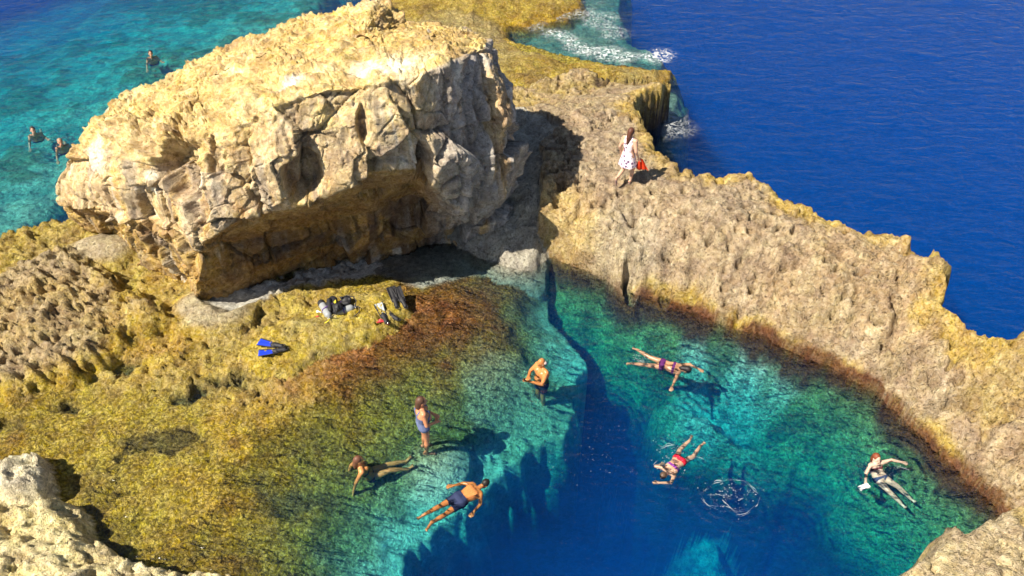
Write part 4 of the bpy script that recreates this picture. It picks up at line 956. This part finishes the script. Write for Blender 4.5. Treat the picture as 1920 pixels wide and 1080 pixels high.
# swimmer with black hair, arms wide
a, b = G(1203, 668, 0), G(1275, 688, 0); c = a * .42 + b * .58
person('black-haired swimmer with outspread arms gliding across the far side of the pool', (c[0], c[1], -.085), heading(a, b),
       dict(elR=(.42, .42, .0), wrR=(.66, .40, -.02), elL=(-.26, .66, .02), wrL=(-.20, .92, .0), head=(0, .64, .05), knR=(.16, -.42, -.02), anR=(.26, -.78, .0), toR=(.30, -.92, -.02), knL=(-.14, -.42, 0), anL=(-.26, -.78, .02), toL=(-.30, -.92, 0)), PRONE,
       tone=(.62, .33, .20), hair=(.015, .012, .015), hair_len=.10, female=True, scale=.90, wear=[('bikini_top', (.10, .02, .12), 0), ('bikini_bottom', (.10, .02, .12), 0)])
# swimmer in red bikini seen from behind
a, b = G(1300, 832, 0), G(1247, 888, 0); c = a * .5 + b * .5
person('woman in red bikini swimming breaststroke over the deep blue water', (c[0], c[1], -.09), heading(a, b),
       dict(elR=(.34, .52, -.02), wrR=(.30, .30, -.12), elL=(-.24, .68, .02), wrL=(-.02, .90, .03), knR=(.20, -.36, -.06), anR=(.16, -.72, .0), toR=(.2, -.88, 0), knL=(-.18, -.38, -.04), anL=(-.14, -.76, .0), toL=(-.16, -.92, 0), head=(.02, .64, .02)), PRONE,
       tone=(.66, .40, .28), hair=(.10, .06, .04), female=True, scale=.86, wear=[('bikini_bottom', (.80, .02, .05), 0), ('bikini_top', (.25, .05, .35), 0)])
# swimmer near the right-hand wall, facing the viewer
p = G(1645, 866, 0.05)
rz = math.radians(196)
sw, SJ = person('auburn-haired woman in dark bikini treading water with arms spread near the right rock wall', (p[0], p[1], -.10), rz,
       dict(pel=(0, .24, -.13), waist=(0, .14, -.10), chest=(0, .0, -.03), neck=(0, -.07, .07), head=(0, -.06, .22), shR=(.165, 0, .07), shL=(-.165, 0, .07), elR=(.38, .16, .07), wrR=(.52, .36, .06), elL=(-.42, .0, .07), wrL=(-.64, .10, .04),
            hipR=(.085, .26, -.13), hipL=(-.085, .26, -.13), knR=(.02, .60, -.14), knL=(-.26, .56, -.14), anR=(-.14, .90, -.26), anL=(-.44, .82, -.28), toR=(-.18, 1.02, -.28), toL=(-.50, .94, -.30), face=(0, 1, .1)),
       tone=PALE, hair=(.20, .05, .02), hair_len=.10, female=True, scale=.92, wear=[('bikini_top', (.16, .05, .06), 0), ('bikini_bottom', (.05, .07, .16), 0)])
# the three swimmers out in the bay, breaststroke, bodies trailing under water
for (px, py, rr, hr, hl_, lb) in ((284, 105, 204, (.03, .02, .02), 0, 'dark-haired swimmer far out in the bay beyond the boulder'), (64, 249, 209, (.05, .025, .015), .1, 'long-haired swimmer with shoulders out of the turquoise bay'), (115, 271, 213, (.35, .22, .14), 0, 'fair-haired swimmer in the bay closest to the white end of the boulder')):
    p = G(px, py, 0)
    person(lb, (p[0], p[1], -.10), math.radians(rr),
       dict(pel=(0, -.34, -.34), waist=(0, -.24, -.24), chest=(0, -.10, -.08), neck=(0, .0, .06), head=(0, .05, .22), shR=(.165, -.02, .0), shL=(-.165, -.02, .0), elR=(.26, .06, -.22), wrR=(.30, .22, -.30), elL=(-.28, .10, -.14), wrL=(-.34, .32, -.08),
            hipR=(.085, -.36, -.35), hipL=(-.085, -.36, -.35), knR=(.12, -.72, -.44), knL=(-.12, -.74, -.44), anR=(.12, -1.10, -.42), anL=(-.12, -1.12, -.42), toR=(.12, -1.24, -.46), toL=(-.12, -1.26, -.46), face=(0, 1, .1)),
           tone=FAIR if hl_ else (.62, .30, .18), hair=hr, hair_len=hl_, female=bool(hl_), wear=[('swim_shorts', (.05, .05, .2), .5)] if not hl_ else [('bikini_top', (.05, .05, .2), 0), ('bikini_bottom', (.05, .05, .2), 0)])

# ================================================================ diving gear and small things
M_BLACK = plain('neoprene', (.02, .02, .025), .6, .4, .3, 30, .3); M_BLUE = plain('blue_rubber', (.015, .05, .60), .4, .5, .15, 20, .2); M_GREY = plain('grey_rubber', (.42, .46, .48), .4, .5, .2, 25, .2)
M_STEEL = plain('chrome', (.6, .6, .6), .25, .5, .1, 20, 0, 0, .9); M_TANK = plain('tank_paint', (.30, .32, .34), .35, .5, .15, 12); M_YEL = plain('yellow_plastic', (.75, .65, .04), .4); M_RED = plain('red_plastic', (.55, .05, .06), .5); M_WHITE = plain('white_plastic', (.8, .8, .78), .4); M_PURPLE = plain('purple_nylon', (.10, .04, .22), .7)
def empty(name, loc, rot, label, cat, group=None):
    o = new_obj(name, None, label=label, category=cat)
    if group: o['group'] = group
    o.location = loc; o.rotation_euler = rot; return o
def tube(pts, r, n=8):
    return [capsule(pts[i], pts[i + 1], r, r, n, 3) for i in range(len(pts) - 1)]
def scuba_set(loc, rot, label, accent):
    t = empty('scuba_set', loc, rot, label, 'scuba set', 'scuba sets on the weedy hump')
    tk = new_obj('tank', mesh_of('tank', [capsule((-.22, 0, .10), (.22, 0, .10), .092, .092, 24, 7)]), t, M_TANK)
    new_obj('valve', mesh_of('valve', [capsule((.30, 0, .10), (.36, 0, .10), .022, .018), capsule((.345, -.05, .10), (.345, .05, .10), .016, .02)]), tk, M_STEEL)
    new_obj('boot', mesh_of('boot', [capsule((-.27, 0, .10), (-.21, 0, .10), .094, .097, 24, 5)]), tk, M_BLACK)
    v = fuse('vest', [ellipsoid((0.02, .20, .10), (.27, .15, .09)), ellipsoid((.18, .30, .13), (.13, .12, .10)), ellipsoid((-.15, .28, .10), (.15, .12, .09)), capsule((.2, .1, .2), (-.12, .2, .2), .05, .06), capsule((.28, .24, .16), (.1, .40, .08), .05, .05)], .014, 2)
    new_obj('buoyancy_vest', v, t, M_BLACK)
    new_obj('strap', mesh_of('strap', tube([(.05, -.1, .10), (.05, -.06, .18), (.05, .02, .203), (.05, .10, .21), (.05, .22, .205)], .014)), t, M_PURPLE)
    new_obj('hose', mesh_of('hose', tube([(.36, 0, .12), (.42, .10, .18), (.38, .22, .22), (.24, .32, .24), (.12, .30, .235)], .012)), t, M_BLACK)
    new_obj('hose', mesh_of('hose', tube([(.36, 0, .10), (.44, -.08, .12), (.40, -.2, .08), (.25, -.26, .05), (.10, -.24, .04)], .012)), t, accent)
    rg = new_obj('regulator', mesh_of('regulator', [ellipsoid((.10, .30, .25), (.04, .035, .035)), capsule((.10, .30, .25), (.06, .33, .26), .018, .014)]), t, accent)
    new_obj('regulator', mesh_of('regulator', [ellipsoid((.07, -.24, .05), (.045, .04, .035)), capsule((.07, -.24, .05), (.03, -.27, .06), .018, .014)]), t, M_RED)
    new_obj('gauge', mesh_of('gauge', [ellipsoid((-.12, -.18, .05), (.045, .035, .02)), capsule((-.1, -.16, .05), (-.02, -.12, .06), .012, .012)]), t, M_WHITE)
def fin(loc, rot, label, blade, group):
    t = empty('swim_fin', loc, rot, label, 'fin', group)
    V_, F_ = [], []
    for i in range(9):
        u = i / 8; hw = .075 + .045 * u - (.03 if i == 8 else 0)
        for k in range(7):
            s = k / 6 - .5
            zt = .012 * math.cos(s * math.pi * 4) + .03 * u * u
            V_.append((s * 2 * hw, .12 + .40 * u, .03 + zt))
    n_ = len(V_); V_ += [(a_, b_, c_ - .012) for a_, b_, c_ in V_]
    for i in range(8):
        for k in range(6):
            q = i * 7 + k; F_ += [(q, q + 1, q + 8, q + 7), (n_ + q + 7, n_ + q + 8, n_ + q + 1, n_ + q)]
    for i in range(8):
        for k, fl in ((0, 1), (6, 0)):
            q = i * 7 + k; F_.append((q, q + 7, n_ + q + 7, n_ + q) if fl else (n_ + q, n_ + q + 7, q + 7, q))
    F_ += [(n_ + k, n_ + k + 1, k + 1, k) for k in range(6)] + [(56 + k, 57 + k, n_ + 57 + k, n_ + 56 + k) for k in range(6)]
    b_ = new_obj('blade', mesh_of('blade', [(V_, F_)]), t, blade)
    for s in (-1, 1): new_obj('rib', mesh_of('rib', tube([(s * .072, .05, .045), (s * .095, .30, .05), (s * .115, .50, .07)], .012)), b_, M_BLACK)
    new_obj('foot_pocket', fuse('foot_pocket', [capsule((0, -.10, .045), (0, .14, .04), .052, .062), capsule((-.02, .1, .04), (.02, .1, .04), .06, .06)], .010, 2), t, M_BLACK)
    new_obj('strap', mesh_of('strap', tube([(-.05, -.06, .05), (-.045, -.16, .06), (0, -.20, .065), (.045, -.16, .06), (.05, -.06, .05)], .010)), t, M_BLACK)
def at(px, py, dz=0.0):
    q = ground_px(px, py, .4); return (q[0], q[1], ground(q[0], q[1]) + dz)
R_ = math.radians
scuba_set(at(612, 585), (R_(12), 0, R_(-60)), 'black scuba set with grey tank on the weedy hump, left of the pair', M_YEL)
scuba_set(at(643, 588), (R_(5), R_(-8), R_(20)), 'black scuba set with purple strap on the weedy hump, right of the pair', M_BLACK)
fin(at(722, 600), (R_(10), 0, R_(25)), 'grey swim fin lying flat beside the scuba sets', M_GREY, 'grey fins on the hump')
fin(at(738, 596), (R_(12), R_(8), R_(60)), 'grey swim fin turned sideways, right of its twin', M_GREY, 'grey fins on the hump')
fin(at(742, 570), (R_(14), 0, R_(20)), 'black swim fin on the far tip of the hump by the shaded channel', M_BLACK, 'black fins on the hump')
fin(at(757, 570), (R_(16), 0, R_(28)), 'black swim fin nearest the red-brown weed at the far tip of the hump', M_BLACK, 'black fins on the hump')
fin(at(522, 650), (R_(-4), 0, R_(75)), 'bright blue swim fin with black foot pocket, upper of two on yellow rock', M_BLUE, 'blue fins on the yellow rock')
fin(at(527, 659), (R_(-4), R_(5), R_(100)), 'bright blue swim fin lying across its twin on yellow rock', M_BLUE, 'blue fins on the yellow rock')
wb = fuse('weight_belt', [capsule((0, 0, .03), (.18, .05, .03), .03, .03), capsule((.18, .05, .03), (.30, -.04, .03), .03, .035), ellipsoid((.1, .05, .05), (.06, .04, .04))], .012, 2)
wbo = new_obj('weight_belt', wb, None, M_RED, label='red and dark weight belt next to the grey fins', category='belt'); wbo.location = at(706, 606)
new_obj('buckle', mesh_of('buckle', [ellipsoid((.30, -.04, .055), (.03, .025, .015))]), wbo, M_STEEL)
for (px, py, zz, lb) in ((752, 447, .5, 'small light blue bag tucked in the dark undercut of the boulder'), (964, 299, 1.6, 'small blue bag in the shade right of the boulder')):
    q = ground_px(px, py, zz)
    o = new_obj('bag', fuse('bag', [ellipsoid((0, 0, .10), (.13, .09, .11)), ellipsoid((.07, .02, .08), (.09, .08, .09)), capsule((-.06, 0, .2), (0, 0, .26), .018, .018), capsule((0, 0, .26), (.06, 0, .2), .018, .018)], .014, 2), None, plain('blue_cloth', (.10, .32, .72), .8, .2, .25, 25, .5), label=lb, category='bag')
    o.location = (q[0], q[1], ground(q[0], q[1]) - .02)
# white float held by the auburn-haired swimmer
hw = Matrix.Translation(sw.location) @ Matrix.Rotation(rz, 4, 'Z') @ Vector((.585, .46, .07))
o = new_obj('hand_float', fuse('hand_float', [capsule((-.10, 0, 0), (.10, 0, 0), .035, .035), capsule((-.10, .06, 0), (.10, .06, 0), .035, .035)], .012, 2), None, M_WHITE, label='small white float in the auburn-haired swimmer\'s hand', category='float')
o.location = hw; o.rotation_euler = (0, 0, R_(20))

# splash ring and scattered froth (nobody could count it)
rng = random.Random(5)
parts = []
def froth(px, py, r, zz=.0):
    c = G(px, py, 0); parts.append(ellipsoid((c[0], c[1], zz + r * .2), (r * rng.uniform(.8, 2.0), r * rng.uniform(.7, 1.3), r * .45), None, 6, 4))
def ribbon(arc, w0):
    """a torn strand of foam lying on the water"""
    P = np.array([G(a_, b_, 0)[:2] for a_, b_ in arc]); L_ = np.concatenate([[0], np.cumsum(np.linalg.norm(np.diff(P, axis=0), axis=1))]); n_ = max(6, int(L_[-1] / .03))
    s_ = np.linspace(0, L_[-1], n_); x_c = np.interp(s_, L_, P[:, 0]); y_c = np.interp(s_, L_, P[:, 1])
    x_c = x_c + .05 * fbm(s_ * 3, s_ * 0 + arc[0][0], oct=3, seed=300); y_c = y_c + .05 * fbm(s_ * 3, s_ * 0 + arc[0][1], oct=3, seed=301)
    wd = w0 * np.clip(.12 + 1.3 * fbm(s_ * 5, s_ * 0 + arc[0][0] * .3, oct=2, seed=302), .0, 2) * np.sin(np.linspace(.1, math.pi - .1, n_))
    tx = np.gradient(x_c); ty = np.gradient(y_c); ll = np.hypot(tx, ty) + 1e-6; nx_, ny_ = -ty / ll, tx / ll
    V2, F2 = [], []
    for k in range(n_):
        for e_ in (-1, -.4, .4, 1): V2.append((x_c[k] + nx_[k] * wd[k] * e_, y_c[k] + ny_[k] * wd[k] * e_, .006 + (.35 * wd[k] if abs(e_) < .5 else -.004)))
    for k in range(n_ - 1):
        for e_ in range(3): F2.append((k * 4 + e_, k * 4 + e_ + 1, k * 4 + e_ + 5, k * 4 + e_ + 4))
    parts.append((V2, F2))
for arc, w0 in ((((1322, 922), (1340, 903), (1372, 897), (1400, 904), (1420, 922)), .022), (((1424, 932), (1418, 950), (1400, 962), (1384, 968)), .016), (((1410, 918), (1400, 931), (1382, 938)), .018), (((1362, 948), (1383, 958), (1404, 956)), .018),
                (((1320, 916), (1317, 930), (1328, 946), (1345, 950)), .012), (((1352, 936), (1368, 954), (1388, 968)), .022), (((1330, 930), (1350, 926), (1372, 934)), .010), (((1290, 862), (1310, 858), (1322, 862)), .010), (((1236, 845), (1248, 836), (1262, 832)), .012), (((1225, 872), (1232, 862)), .010),
                (((1192, 672), (1200, 676), (1212, 680)), .012), (((1680, 872), (1694, 876), (1706, 880)), .008)):
    ribbon(arc, w0 * .8); ribbon([(a_ + rng.uniform(-4, 4), b_ + rng.uniform(-3, 3)) for a_, b_ in arc], w0 * .5)
for k in range(90):
    froth(1365 + rng.gauss(0, 26), 930 + rng.gauss(0, 16), rng.uniform(.003, .009), rng.choice((0, 0, 0, .05, .1)))
for k in range(90):
    froth(1262 + rng.gauss(0, 24), 852 + rng.gauss(0, 20), rng.uniform(.003, .008))
for k in range(60):
    froth(1110 + rng.gauss(0, 45), 850 + rng.gauss(0, 30), rng.uniform(.003, .006))
for k in range(70):
    froth(1205 + rng.gauss(0, 12), 672 + rng.gauss(0, 8), rng.uniform(.003, .007)); froth(1660 + rng.gauss(0, 25), 885 + rng.gauss(0, 14), rng.uniform(.003, .006))
V_, F_ = join(parts); me = bpy.data.meshes.new('splash'); me.from_pydata(V_, [], F_); me.update()
fm_ = plain('froth', (.85, .90, .92), .4, .5, .05); ft = fm_.node_tree; pb = next(n for n in ft.nodes if n.type == 'BSDF_PRINCIPLED'); pb.inputs['Alpha'].default_value = .38
new_obj('splash', me, None, fm_, kind='stuff', label='ring of white splash and droplets on the deep blue water', category='splash')
